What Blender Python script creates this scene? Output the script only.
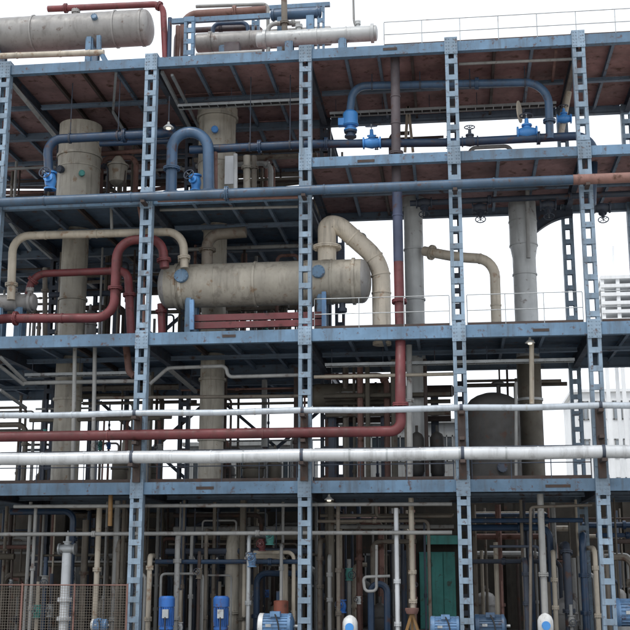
import bpy, math, random
from mathutils import Vector, Matrix
rnd = random.Random(11)
V = Vector
rad = math.radians
scene = bpy.context.scene
for o in list(bpy.data.objects):
    bpy.data.objects.remove(o)
col = scene.collection

# ------------------------------------------------------------------ camera
H = 2.3            # eye height
D = 33.0           # distance from the camera to the front plane of the structure (Y = 0)
PITCH, YAW, FPX = rad(12.6), rad(6.93), 1136.0     # FPX: focal length in photo pixels (630 wide)
cam_d = bpy.data.cameras.new('camera')
cam = bpy.data.objects.new('camera', cam_d)
col.objects.link(cam)
cam.location = (0, -D, H)
cam.rotation_euler = (rad(90) + PITCH, 0, YAW)
cam_d.sensor_width = 36.0
cam_d.lens = 36.0 * FPX / 630.0
cam_d.clip_end = 3000
scene.camera = cam

# ------------------------------------------------------------------ sky, sun, exposure (bright overcast)
SUN_EL, SUN_AZ = rad(58), rad(205)    # azimuth measured from +Y clockwise: light comes from the camera side, from the left
w = bpy.data.worlds.new('World')
scene.world = w
w.use_nodes = True
nt = w.node_tree
bg = nt.nodes['Background']
sky = nt.nodes.new('ShaderNodeTexSky')
sky.sky_type = 'NISHITA'
sky.sun_disc = False
sky.sun_elevation = SUN_EL
sky.sun_rotation = SUN_AZ
sky.air_density = 1.0
sky.dust_density = 1.0
sky.ozone_density = 1.0
hs = nt.nodes.new('ShaderNodeHueSaturation')
hs.inputs['Saturation'].default_value = 0.22
hs.inputs['Value'].default_value = 1.0
nt.links.new(sky.outputs[0], hs.inputs['Color'])
ov = nt.nodes.new('ShaderNodeMix')             # an even, bright cloud layer over the clear sky
ov.data_type = 'RGBA'
ov.inputs[0].default_value = 0.72
ov.inputs[7].default_value = (12.2, 12.8, 13.6, 1)
nt.links.new(hs.outputs[0], ov.inputs[6])
nt.links.new(ov.outputs[2], bg.inputs['Color'])
bg.inputs['Strength'].default_value = 0.13
sun_d = bpy.data.lights.new('sun', 'SUN')
sun_d.energy = 1.4
sun_d.angle = rad(10)
sun_d.color = (1.0, 0.96, 0.90)
sun = bpy.data.objects.new('sun', sun_d)
col.objects.link(sun)
sdir = V((math.sin(SUN_AZ) * math.cos(SUN_EL), math.cos(SUN_AZ) * math.cos(SUN_EL), math.sin(SUN_EL)))
sun.rotation_euler = sdir.to_track_quat('Z', 'Y').to_euler()
sun.location = (0, -20, 60)
scene.view_settings.view_transform = 'Standard'
scene.view_settings.look = 'None'
scene.view_settings.gamma = 1.0
scene.view_settings.exposure = 0.02
scene.view_settings.use_curve_mapping = False

# ------------------------------------------------------------------ survey: photo pixel + depth -> place
_fw = V((-math.sin(YAW) * math.cos(PITCH), math.cos(YAW) * math.cos(PITCH), math.sin(PITCH)))
_rt = V((math.cos(YAW), math.sin(YAW), 0))
_up = _rt.cross(_fw)
def P(x, y, Y):
    d = _fw + _rt * ((x - 315) / FPX) + _up * ((315 - y) / FPX)
    t = (Y + D) / d.y
    return V((d.x * t, Y, H + d.z * t))
def PR(px, Y):                       # a length of px photo pixels at depth Y, in metres
    return px * (Y + D) / FPX / 1.0
def Pz(x, z, Y):                     # the point at photo column x (taken low in the frame), height z and depth Y
    lo, hi = -2000.0, 3000.0
    for _ in range(50):
        m = (lo + hi) / 2
        if P(x, m, Y).z > z: lo = m
        else: hi = m
    return P(x, (lo + hi) / 2, Y)

def proj(p):                         # a place -> photo pixel
    d = V(p) - V((0, -D, H))
    z = d.dot(_fw)
    return 315 + FPX * d.dot(_rt) / z, 315 - FPX * d.dot(_up) / z
# ------------------------------------------------------------------ materials
def lin(c):
    def f(u):
        u /= 255.0
        return u / 12.92 if u <= 0.04045 else ((u + 0.055) / 1.055) ** 2.4
    return (f(c[0]), f(c[1]), f(c[2]), 1)
MATS = {}
def mat(key, rgb, rough=0.55, metal=0.0, wear=0.25, rust=(78, 50, 36), scale=1.0, vary=0.18, streak=0.35, bump=0.15, emit=None, wsc=1.4):
    m = bpy.data.materials.new(key)
    m.use_nodes = True
    t = m.node_tree
    b = t.nodes['Principled BSDF']
    L = t.links.new
    geo = t.nodes.new('ShaderNodeNewGeometry')
    def noise(sc, det, map_scale=None):
        n = t.nodes.new('ShaderNodeTexNoise')
        n.inputs['Scale'].default_value = sc
        n.inputs['Detail'].default_value = det
        n.inputs['Roughness'].default_value = 0.62
        if map_scale:
            mp = t.nodes.new('ShaderNodeMapping')
            mp.inputs['Scale'].default_value = map_scale
            L(geo.outputs['Position'], mp.inputs['Vector'])
            L(mp.outputs[0], n.inputs['Vector'])
        else:
            L(geo.outputs['Position'], n.inputs['Vector'])
        return n.outputs['Fac']
    def ramp(src, a, bb, va=0.0, vb=1.0):
        r = t.nodes.new('ShaderNodeMapRange')
        r.inputs['From Min'].default_value = a
        r.inputs['From Max'].default_value = bb
        r.inputs['To Min'].default_value = va
        r.inputs['To Max'].default_value = vb
        L(src, r.inputs['Value'])
        return r.outputs[0]
    def mix(fac, c1, c2, mode='MIX'):
        x = t.nodes.new('ShaderNodeMix')
        x.data_type = 'RGBA'
        x.blend_type = mode
        if isinstance(fac, float): x.inputs[0].default_value = fac
        else: L(fac, x.inputs[0])
        for i, c in ((6, c1), (7, c2)):
            if isinstance(c, tuple): x.inputs[i].default_value = c
            else: L(c, x.inputs[i])
        return x.outputs[2]
    base = lin(rgb)
    tone = ramp(noise(0.9 * scale, 4), 0.3, 0.7, 1 - vary * 1.4, 1 + vary)
    oi = t.nodes.new('ShaderNodeObjectInfo')
    mm = t.nodes.new('ShaderNodeMath')
    mm.operation = 'MULTIPLY'
    L(tone, mm.inputs[0])
    L(ramp(oi.outputs['Random'], 0.0, 1.0, 1 - vary * .7, 1 + vary * .6), mm.inputs[1])
    tone = mm.outputs[0]
    comb = t.nodes.new('ShaderNodeCombineColor')
    for i in range(3): L(tone, comb.inputs[i])
    c = mix(1.0, base, comb.outputs[0], 'MULTIPLY')
    if streak > 0:      # dirt run-marks, vertical
        s = ramp(noise(1.0, 5, (5.0 * scale, 5.0 * scale, 0.5 * scale)), 0.5, 0.75, 0.0, streak)
        c = mix(s, c, lin((70, 62, 54)))
    if wear > 0:        # rust and chipped paint
        r1 = ramp(noise(2.2 * wsc * scale, 8), 0.61 - 0.10 * wear, 0.67, 0.0, min(1.0, 0.5 + wear))
        c = mix(r1, c, lin(rust))
    L(c, b.inputs['Base Color'])
    L(ramp(noise(3.5 * scale, 5), 0.3, 0.7, max(0.05, rough - 0.13), min(1, rough + 0.15)), b.inputs['Roughness'])
    b.inputs['Metallic'].default_value = metal
    if bump > 0:
        bp = t.nodes.new('ShaderNodeBump')
        bp.inputs['Strength'].default_value = bump
        bp.inputs['Distance'].default_value = 0.02
        L(noise(9.0 * scale, 6), bp.inputs['Height'])
        L(bp.outputs[0], b.inputs['Normal'])
    if emit:
        b.inputs['Emission Color'].default_value = lin(rgb)
        b.inputs['Emission Strength'].default_value = emit
    MATS[key] = m
    return m
mat('blue_steel', (94, 123, 149), 0.5, wear=0.28, streak=0.6, vary=0.25, wsc=3.0)
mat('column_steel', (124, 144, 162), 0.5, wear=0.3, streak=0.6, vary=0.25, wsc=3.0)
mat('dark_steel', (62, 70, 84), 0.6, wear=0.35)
mat('joist_steel', (104, 120, 138), 0.6, wear=0.35)
mat('deck_maroon', (142, 110, 108), 0.75, wear=0.4, vary=0.3)
mat('deck_dark', (72, 90, 108), 0.75, wear=0.35, vary=0.3)
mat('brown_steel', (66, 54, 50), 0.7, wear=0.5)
mat('vessel_grey', (150, 148, 146), 0.5, metal=0.15, wear=0.12, vary=0.14, streak=0.45)
mat('vessel_beige', (170, 163, 150), 0.55, wear=0.22, rust=(126, 96, 66), vary=0.2, streak=0.6, wsc=1.6)
mat('vessel_cream', (198, 190, 176), 0.55, wear=0.2, rust=(130, 100, 72), vary=0.2, streak=0.5, wsc=2.0)
mat('pipe_cream', (214, 203, 186), 0.5, wear=0.2, rust=(140, 104, 72), vary=0.15, streak=0.5, wsc=2.0)
mat('pipe_umber', (84, 76, 80), 0.65, wear=0.4, vary=0.25)
mat('tank_dark', (66, 64, 62), 0.65, wear=0.25, vary=0.25, streak=0.5)
mat('pipe_front', (62, 84, 106), 0.42, wear=0.25, vary=0.22, streak=0.45, wsc=2.5)
mat('vessel_light', (176, 178, 178), 0.45, metal=0.2, wear=0.08, vary=0.1, streak=0.3)
mat('vessel_olive', (92, 86, 76), 0.65, wear=0.25, vary=0.25, streak=0.5)
mat('pipe_beige', (178, 168, 152), 0.5, wear=0.22, rust=(128, 92, 60), vary=0.18, streak=0.4)
mat('pipe_red', (108, 50, 53), 0.55, wear=0.25, vary=0.25, rust=(66, 36, 32), streak=0.4)
mat('pipe_rust', (124, 92, 84), 0.7, wear=0.5, vary=0.25)
mat('pipe_navy', (42, 64, 90), 0.42, wear=0.2, vary=0.2)
mat('pipe_slate', (66, 92, 120), 0.42, wear=0.25, vary=0.2, streak=0.45)
mat('pipe_violet', (66, 74, 98), 0.5, wear=0.3, vary=0.2)
mat('pipe_pale', (178, 186, 194), 0.35, metal=0.1, wear=0.0, vary=0.1, streak=0.4, bump=0.08)
mat('pipe_white', (198, 201, 204), 0.35, metal=0.1, wear=0.0, vary=0.1, streak=0.4, bump=0.08)
mat('pipe_grey', (150, 150, 148), 0.5, wear=0.2, vary=0.18)
mat('pipe_drab', (112, 104, 94), 0.6, wear=0.4, vary=0.25)
mat('valve_blue', (66, 138, 206), 0.38, wear=0.10, vary=0.15, streak=0.15)
mat('pump_blue', (40, 96, 168), 0.5, wear=0.3, vary=0.25, streak=0.55, wsc=2.5)
mat('motor_sky', (104, 142, 182), 0.5, wear=0.3, vary=0.22, streak=0.6, wsc=2.5)
mat('teal', (78, 150, 142), 0.55, wear=0.2, vary=0.2, streak=0.5)
mat('white_paint', (214, 215, 214), 0.45, wear=0.15, vary=0.1, streak=0.45, wsc=2.5)
mat('black_rubber', (30, 30, 32), 0.6, wear=0.0)
mat('ochre', (140, 106, 62), 0.6, wear=0.3, streak=0.5)
mat('orange_red', (128, 70, 54), 0.6, wear=0.35, streak=0.5)
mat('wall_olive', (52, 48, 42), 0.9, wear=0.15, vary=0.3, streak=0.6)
mat('wall_pale', (226, 228, 230), 0.85, wear=0.0, vary=0.05, streak=0.15)  # whitened for the far walls and cooler, haze put into the colour
mat('pane_hazed', (150, 158, 166), 0.25, wear=0.0, vary=0.1, streak=0.1, bump=0)  # far glass, lightened so its colour carries the haze
mat('wall_grey', (132, 134, 134), 0.85, wear=0.05, vary=0.12, streak=0.4)
mat('glass_dark', (34, 42, 48), 0.12, wear=0.0, vary=0.1, streak=0.2, bump=0)
mat('slab', (48, 46, 44), 0.85, wear=0.3, rust=(36, 32, 30), vary=0.3, streak=0, scale=0.8)  # for the added slab, dark to dim the ground storey
mat('ground', (158, 154, 146), 0.9, wear=0.2, rust=(50, 46, 42), vary=0.25, streak=0, scale=0.6)
mat('galvanised', (170, 174, 176), 0.45, metal=0.4, wear=0.1, vary=0.12)
mat('lamp_glow', (255, 244, 224), 0.4, wear=0, vary=0.02, streak=0, bump=0, emit=0.8)

# ------------------------------------------------------------------ mesh builder
Z = V((0, 0, 1))
class MB:
    def __init__(s): s.v, s.f, s.sm = [], [], []
    def add(s, vs, fs, smooth=False):
        o = len(s.v)
        s.v += [V(x) for x in vs]
        s.f += [tuple(i + o for i in f) for f in fs]
        s.sm += [smooth] * len(fs)
        return s
    def box(s, c, d, R=None):
        c = V(c)
        vs = []
        for sx in (-.5, .5):
            for sy in (-.5, .5):
                for sz in (-.5, .5):
                    q = V((sx * d[0], sy * d[1], sz * d[2]))
                    vs.append(c + (R @ q if R else q))
        return s.add(vs, [(0, 1, 3, 2), (4, 6, 7, 5), (0, 4, 5, 1), (2, 3, 7, 6), (0, 2, 6, 4), (1, 5, 7, 3)])
    def section(s, p0, p1, prof, side=None):
        """extrude a closed 2-D profile (side, up) from p0 to p1"""
        p0, p1 = V(p0), V(p1)
        d = (p1 - p0).normalized()
        if side is None:
            side = d.cross(Z)
            if side.length < 1e-4: side = V((1, 0, 0))
        side = V(side).normalized()
        up = side.cross(d).normalized()
        n = len(prof)
        vs = [p0 + side * a + up * b for a, b in prof] + [p1 + side * a + up * b for a, b in prof]
        fs = [(i, (i + 1) % n, n + (i + 1) % n, n + i) for i in range(n)]
        fs += [tuple(range(n - 1, -1, -1)), tuple(range(n, 2 * n))]
        return s.add(vs, fs)
    def bar(s, p0, p1, a, b=None):
        b = b or a
        return s.section(p0, p1, [(-a / 2, -b / 2), (a / 2, -b / 2), (a / 2, b / 2), (-a / 2, b / 2)])
    def tube(s, path, r, n=14, caps=True):
        path = [V(p) for p in path]
        rs = r if isinstance(r, (list, tuple)) else [r] * len(path)
        t0 = (path[1] - path[0]).normalized()
        a = t0.orthogonal().normalized()
        vs, fs = [], []
        pt = t0
        for i, p in enumerate(path):
            t = t0 if i == 0 else ((path[i] - path[i - 1]).normalized() if i == len(path) - 1 else (path[i + 1] - path[i - 1]).normalized())
            a = (pt.rotation_difference(t) @ a)
            a = (a - t * a.dot(t)).normalized()
            b = t.cross(a)
            pt = t
            for k in range(n):
                an = 2 * math.pi * k / n
                vs.append(p + (a * math.cos(an) + b * math.sin(an)) * rs[i])
        for i in range(len(path) - 1):
            for k in range(n):
                k2 = (k + 1) % n
                fs.append((i * n + k, i * n + k2, (i + 1) * n + k2, (i + 1) * n + k))
        s.add(vs, fs, True)
        if caps:
            o = len(s.v) - len(vs)
            s.f += [tuple(o + k for k in range(n - 1, -1, -1)), tuple(o + (len(path) - 1) * n + k for k in range(n))]
            s.sm += [False, False]
        return s
    def lathe(s, p0, axis, prof, n=28):
        """prof: list of (distance along axis, radius)"""
        p0, t = V(p0), V(axis).normalized()
        a = t.orthogonal().normalized()
        b = t.cross(a)
        vs, fs = [], []
        for d, r in prof:
            for k in range(n):
                an = 2 * math.pi * k / n
                vs.append(p0 + t * d + (a * math.cos(an) + b * math.sin(an)) * max(r, 1e-4))
        for i in range(len(prof) - 1):
            for k in range(n):
                k2 = (k + 1) % n
                fs.append((i * n + k, i * n + k2, (i + 1) * n + k2, (i + 1) * n + k))
        s.add(vs, fs, True)
        o = len(s.v) - len(vs)
        s.f += [tuple(o + k for k in range(n - 1, -1, -1)), tuple(o + (len(prof) - 1) * n + k for k in range(n))]
        s.sm += [False, False]
        return s
    def build(s, name, m, parent=None, base=None):
        if base is None:
            lo = V((min(v.x for v in s.v), min(v.y for v in s.v), min(v.z for v in s.v)))
            hi = V((max(v.x for v in s.v), max(v.y for v in s.v), max(v.z for v in s.v)))
            base = V(((lo.x + hi.x) / 2, (lo.y + hi.y) / 2, lo.z))
        me = bpy.data.meshes.new(name)
        me.from_pydata([v - base for v in s.v], [], s.f)
        me.polygons.foreach_set('use_smooth', s.sm)
        if any(s.sm): me.set_sharp_from_angle(angle=rad(38))
        me.update()
        me.materials.append(MATS[m])
        o = bpy.data.objects.new(name, me)
        col.objects.link(o)
        put(o, base, parent)
        return o
WORLD = {}
def put(o, base, parent):
    o.parent = parent
    o.location = V(base) - (WORLD[parent.name] if parent else V((0, 0, 0)))
    WORLD[o.name] = V(base)
def tag(o, label, cat, group=None, kind=None):
    if label: o['label'] = label
    if cat: o['category'] = cat
    if group: o['group'] = group
    if kind: o['kind'] = kind
    return o
def empty(name, base, parent=None, label=None, cat=None, group=None):
    o = bpy.data.objects.new(name, None)
    o.empty_display_size = 0.2
    col.objects.link(o)
    put(o, V(base), parent)
    return tag(o, label, cat, group)
def clone(src, name, base, parent):
    o = bpy.data.objects.new(name, src.data)
    col.objects.link(o)
    put(o, V(base), parent)
    return o

# ------------------------------------------------------------------ pipes
def fillet(pts, rb, n=7):
    pts = [V(p) for p in pts]
    out = [pts[0]]
    for i in range(1, len(pts) - 1):
        a, b, c = pts[i - 1], pts[i], pts[i + 1]
        u, v = (a - b), (c - b)
        r = min(rb, u.length * 0.49, v.length * 0.49)
        u.normalize(); v.normalize()
        ang = u.angle(v)
        if ang > rad(177):
            out.append(b); continue
        tl = r
        R = tl * math.tan(ang / 2)
        cen = b + (u + v).normalized() * (R / math.sin(ang / 2))
        s0, s1 = b + u * tl - cen, b + v * tl - cen
        tot = s0.angle(s1)
        ax = s0.cross(s1).normalized()
        for k in range(n + 1):
            out.append(cen + Matrix.Rotation(tot * k / n, 3, ax) @ s0)
    out.append(pts[-1])
    return out
def along(path, s):
    """point and direction at arc fraction s"""
    L = [0]
    for i in range(1, len(path)): L.append(L[-1] + (path[i] - path[i - 1]).length)
    t = s * L[-1]
    for i in range(1, len(path)):
        if t <= L[i] or i == len(path) - 1:
            d = (path[i] - path[i - 1])
            k = (t - L[i - 1]) / max(1e-6, d.length)
            return path[i - 1] + d * k, d.normalized()
def flange_mb(p, d, r, th=0.045):
    m = MB()
    m.lathe(p - d * th, d, [(0, r * 1.05), (0, r * 1.55), (th * 0.85, r * 1.55), (th * 0.85, r * 1.1), (th * 1.15, r * 1.1), (th * 1.15, r * 1.55), (th * 2, r * 1.55), (th * 2, r * 1.05)], 18)
    a = d.orthogonal().normalized()
    for k in range(8):
        q = Matrix.Rotation(2 * math.pi * (k + .5) / 8, 3, d) @ a
        m.tube([p + q * r * 1.34 - d * th * 1.5, p + q * r * 1.34 + d * th * 1.5], r * 0.10 + 0.004, 5)
    return m
def pipe(label, pts, r, m, name='pipe', bend=None, flanges=(), bands=(), group=None, cat='pipe', fm=None, n=14):
    path = fillet(pts, bend if bend else r * 3.2) if len(pts) > 2 else [V(p) for p in pts]
    mb = MB().tube(path, r, n)
    if not flanges and not bands:
        return tag(mb.build(name, m), label, cat, group)
    low = min(path, key=lambda q: q.z)
    root = empty(name, low - Z * r, None, label, cat, group)
    mb.build('pipe_run', m, root)
    for s in flanges:
        p, d = along(path, s)
        flange_mb(p, d, r).build('flange', fm or m, root)
    for s in bands:
        p, d = along(path, s)
        MB().lathe(p - d * 0.025, d, [(0, r), (0, r * 1.06 + .006), (.05, r * 1.06 + .006), (.05, r)], 16).build('joint_band', fm or m, root)
    return root
def dished(L, r, h=None):
    h = h or r * 0.45
    pr = []
    for k in range(7):
        a = math.pi / 2 * k / 6
        pr.append((-h * math.cos(a), r * math.sin(a)))
    return pr + [(L + h * math.sin(math.pi / 2 * k / 6), r * math.cos(math.pi / 2 * k / 6)) for k in range(7)]
def ring(p, d, r, wdt, h):
    d = V(d).normalized()
    return MB().lathe(V(p) - d * wdt / 2, d, [(0, r * .98), (0, r + h), (wdt, r + h), (wdt, r * .98)], 28)
def nozzle(p, d, r, L, m, parent, blind=True):
    d = V(d).normalized()
    th = 0.05
    mb = MB().lathe(p, d, [(-.15, r), (L, r), (L, r * 1.5), (L + th, r * 1.5), (L + th + .004, r * 1.45), (L + th + .01, r * 1.5), (L + 2 * th, r * 1.5), (L + 2 * th, r * .2 if blind else r)], 18)
    a = d.orthogonal().normalized()
    for k in range(10):
        q = Matrix.Rotation(2 * math.pi * k / 10, 3, d) @ a * r * 1.3
        mb.tube([p + q + d * (L - .02), p + q + d * (L + 2 * th + .025)], .014, 6)
    return mb.build('nozzle', m, parent)

# ================================================================== ground and sky-side setting
g = MB().box((0, 150, -0.15), (900, 900, 0.3)).build('ground', 'ground')  # kept pale so it bounces light up under the decks
g2 = MB().box((-5, 5.6, 0.0), (34, 15, 0.04)).build('added_dark_slab', 'slab')  # slab added and darkened to keep the ground storey dim
tag(g2, 'added dark slab dimming the ground storey under the structure', None, None, 'structure')
tag(g, 'stained grey concrete ground under and around the plant', None, None, 'structure')

# ================================================================== the steel structure
XC = [-14.17, -9.28, -4.30, 0.254, 4.13]
X_OUT_L, X_OUT_R = -19.4, P(627, 130, 5.6).x
YB, YB2 = 5.6, 10.6                     # rear rows
ZT = 18.42                             # top of the columns
z1, z2r, z3, z4 = 17.99, 14.39, 8.92, 4.44      # undersides of the front edge beams
z2l = P(75, 208, 0).z
h1, h2, h3, h4 = 0.32, 0.30, 0.37, 0.35
S = empty('steel_structure', (-4.3, 0, 0), None, 'tall open steel frame of light blue battened columns and beams carrying four decks', 'steel structure')

def column(x, y, top, m, label=None, front=True):
    cw, gap, dep = 0.105, 0.170, 0.28
    mb = MB()
    t = 0.022
    for sx in (-1, 1):                 # two channels, backs outward
        xo = x + sx * (gap / 2 + cw)
        prof = [(0, -dep / 2), (0, dep / 2), (-sx * cw, dep / 2), (-sx * cw, dep / 2 - t), (-sx * t, dep / 2 - t), (-sx * t, -dep / 2 + t), (-sx * cw, -dep / 2 + t), (-sx * cw, -dep / 2)]
        n = len(prof)
        vs = [(xo + a, y + b, 0) for a, b in prof] + [(xo + a, y + b, top) for a, b in prof]
        fs = [(i, (i + 1) % n, n + (i + 1) % n, n + i) for i in range(n)] + [tuple(range(n - 1, -1, -1)), tuple(range(n, 2 * n))]
        mb.add(vs, fs)
    mb.box((x, y, top + 0.012), (gap + 2 * cw + .02, dep + .02, 0.02))
    c = mb.build('column', m, S)
    if label: c['label'] = label
    wd = gap + 2 * cw - 0.012
    zs, z = [], 0.35
    while z < top - 0.2:
        zs.append(z + rnd.uniform(-.012, .012)); z += 0.54
    proto, rb, BH = None, MB(), 0.165
    yf = y - dep / 2 - 0.008
    for z in zs:
        if not front:
            rb.box((x, yf, z), (wd, 0.014, BH))
        else:
            if proto is None:
                proto = MB().box((x, yf, z), (wd, 0.014, BH)).build('batten_plate', m, c)
            else:
                clone(proto, 'batten_plate', (x, yf, z - BH / 2), c)
    for z in zs: rb.box((x, y + dep / 2 + 0.008, z), (wd, 0.014, 0.09))
    tag(rb.build('rear_batten_plates', m, c), None, None, None, 'stuff')
    for zz in (z1, z3, z4, z2l if x < -4.31 else z2r):
        gp = MB().box((x, y - dep / 2 - 0.024, zz + 0.16), (wd + 0.03, 0.016, 0.56))
        for bz in range(5):
            for bx in (-.15, -.07, .07, .15):
                gp.tube([(x + bx, y - dep / 2 - .03, zz - .06 + bz * .11), (x + bx, y - dep / 2 - .05, zz - .06 + bz * .11)], .017, 6)
        gp.build('gusset_plate', m, c)
    MB().box((x, y, 0.03), (0.62, 0.56, 0.06)).build('base_plate', m, c)
    return c
words = ['leftmost front column, half cut by the picture edge', 'second front column from the left', 'middle front column', 'fourth front column from the left', 'rightmost front column']
for i, x in enumerate(XC):
    column(x, 0, ZT, 'column_steel', words[i])
for x in XC + [X_OUT_R]:
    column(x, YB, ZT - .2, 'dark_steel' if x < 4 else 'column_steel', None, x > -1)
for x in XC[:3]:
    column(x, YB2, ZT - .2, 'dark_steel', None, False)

def channel(p0, p1, h, m, name='edge_beam', dep=0.10):
    prof = [(dep, 0), (dep, h), (-dep, h), (-dep, h - .025), (dep - .02, h - .025), (dep - .02, .025), (-dep, .025), (-dep, 0)]
    return MB().section(p0, p1, prof).build(name, m, S)
def ibeam(p0, p1, h, wf, m, name='floor_beam'):
    a, t = wf / 2, 0.018
    prof = [(-a, 0), (a, 0), (a, t), (.008, t), (.008, h - t), (a, h - t), (a, h), (-a, h), (-a, h - t), (-.008, h - t), (-.008, t), (-a, t)]
    return MB().section(p0, p1, prof).build(name, m, S)
HALF = 0.170 / 2 + 0.105 + 0.004
def deck(zb, h, xs, depths, mplate, sparse=1.15):
    """xs: column lines, depths: deck depth for each bay"""
    zt = zb + h
    for k in range(len(xs) - 1):
        xa, xb, dp = xs[k], xs[k + 1], depths[k]
        la = xa + (HALF if xa in XC or xa == X_OUT_R else 0)
        lb = xb - (HALF if xb in XC or xb == X_OUT_R else 0)
        channel((la, 0, zb), (lb, 0, zb), h, 'blue_steel')
        rows = [YB] if dp < 6 else [YB, YB2]
        for yy in rows:
            ibeam((la, yy, zb), (lb, yy, zb), h, 0.2, 'joist_steel', 'rear_beam')
        for yy in ([2.75] if dp < 6 else [2.75, 8.1]):
            ibeam((la, yy, zt - 0.30 - .04), (lb, yy, zt - 0.30 - .04), 0.13, 0.15, 'joist_steel')
        nj = max(2, round((lb - la) / sparse))
        proto = None
        for j in range(1, nj):
            x = la + (lb - la) * j / nj
            ibeam((x, 0.12, zt - .2), (x, dp - .12, zt - .2), 0.155, 0.09, 'joist_steel' if rnd.random() < .7 else 'brown_steel', 'joist')
        ysp = [0.11, 2.8, 5.5] + ([8.1, 10.5] if dp > 6 else [])
        for j in range(nj):
            xa2, xb2 = la + (lb - la) * j / nj, la + (lb - la) * (j + 1) / nj
            if j == 0: xa2 = xa
            if j == nj - 1: xb2 = xb
            for q in range(len(ysp) - 1):
                MB().box(((xa2 + xb2) / 2, (ysp[q] + ysp[q + 1]) / 2, zt - .025 + rnd.uniform(-.006, .006)), (xb2 - xa2 - .012, ysp[q + 1] - ysp[q] - .012, .02)).build('deck_plate', mplate, S)
    for k, x in enumerate(xs):
        if x in XC or x == X_OUT_R:
            dp = max(depths[max(0, k - 1)], depths[min(k, len(depths) - 1)])
            ibeam((x, 0.16, zb - .05), (x, YB - .16, zb - .05), h, 0.18, 'dark_steel')
            if dp > 6: ibeam((x, YB + .16, zb - .05), (x, YB2 - .16, zb - .05), h, 0.18, 'dark_steel')
ALLX = [X_OUT_L] + XC + [X_OUT_R]
dp_all = [10.6, 10.6, 10.6, 5.6, 5.6, 5.6]
deck(z1, h1, ALLX, dp_all, 'deck_maroon')
deck(z2l, 0.34, ALLX[:4], dp_all[:3], 'deck_dark')
deck(z2r, h2, ALLX[3:], dp_all[3:], 'deck_maroon')
deck(z3, h3, ALLX, dp_all, 'deck_dark')
deck(z4, h4, ALLX, dp_all, 'deck_dark')
# the front beams run on past the last column to the right
for zb, h in ((z1, h1), (z2r, h2), (z3, h3), (z4, h4)):
    channel((X_OUT_R + HALF, 0, zb), (X_OUT_R + 3, 0, zb), h, 'blue_steel')
# rust-stained splice plates on the beams
for (x, y, wpx) in ((229, 336, 14), (390, 49, 15), (366, 161, 18), (205, 488, 18), (558, 486, 24), (541, 330, 16)):
    p = P(x, y, -.1)
    MB().box((p.x, -.108, p.z), (PR(wpx, 0), .012, .085)).build('splice_plate', 'brown_steel', S)
# braces
def brace(a, b, r=0.045, m='galvanised'):
    MB().bar(a, b, r * 2).build('brace', m, S)
brace(P(12, 84, .2), P(57, 139, 2.6), .05, 'pipe_grey')
brace(P(116, 72, .4), P(113, 112, 2.7), .04); brace(P(113, 112, 2.7), P(127, 137, 4), .04)
brace(P(162, 72, .3), P(190, 128, 4), .05); brace(P(172, 75, .3), P(200, 130, 4.4), .04)
brace(P(405, 152, 4.8), P(408, 103, 4.8), .05, 'pipe_beige'); brace(P(413, 152, 4.8), P(408, 103, 4.8), .05, 'pipe_beige')
brace(P(556, 50, .3), P(552, 84, 3), .04, 'pipe_rust'); brace(P(575, 60, .3), P(560, 120, 5.2), .06, 'pipe_drab')
brace(P(0, 208, .3), P(30, 250, 3), .05); brace(P(0, 213, .8), P(52, 258, 5), .05)
brace(P(0, 357, .2), P(26, 382, 1.4), .04, 'pipe_grey'); brace(P(0, 366, .6), P(24, 385, 1.4), .04, 'pipe_grey')
brace(P(0, 390, 1), P(26, 408, 3), .04, 'pipe_grey')
brace(P(222, 255, 6), P(252, 222, 6), .05, 'pipe_drab'); brace(P(168, 368, 2), P(196, 392, 4), .05, 'pipe_grey')
for xa, xb in ((XC[0], XC[1]), (XC[1], XC[2])):
    for za, zb in ((z3 + .5, z2l - .1), (z2l + .5, z1 - .1), (z4 + .5, z3 - .1)):
        brace((xa + .2, YB2, za), (xb - .2, YB2, zb), .06, 'dark_steel')
        brace((xa + .2, YB2 + .15, zb), (xb - .2, YB2 + .15, za), .06, 'dark_steel')
# curved haunch below the second deck beside the right tower
def haunch():
    a, b = P(537, 232, 5.3), P(572, 205, 5.3)
    n = 12
    y0, y1 = 5.3 - .06, 5.3 + .06
    top = z2r + .02
    arc = []
    for k in range(n + 1):
        u = k / n
        arc.append((a.x + (b.x - a.x) * u, a.z + (top - .25 - a.z) * (1 - (1 - u) ** 2)))
    mb = MB()
    vs = []
    for yy in (y0, y1):
        vs += [(x, yy, z) for x, z in arc] + [(b.x, yy, top), (a.x, yy, top)]
    m = n + 3
    fs = [tuple(range(m)), tuple(range(2 * m - 1, m - 1, -1))] + [(i, m + i, m + (i + 1) % m, (i + 1) % m) for i in range(m)]
    mb.add(vs, fs)
    for yy in (y0 - .08, ):
        for k in range(n):
            mb.bar((arc[k][0], (y0 + y1) / 2, arc[k][1]), (arc[k + 1][0], (y0 + y1) / 2, arc[k + 1][1]), .26, .02)
    mb.build('curved_haunch', 'dark_steel', S)
haunch()
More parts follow.
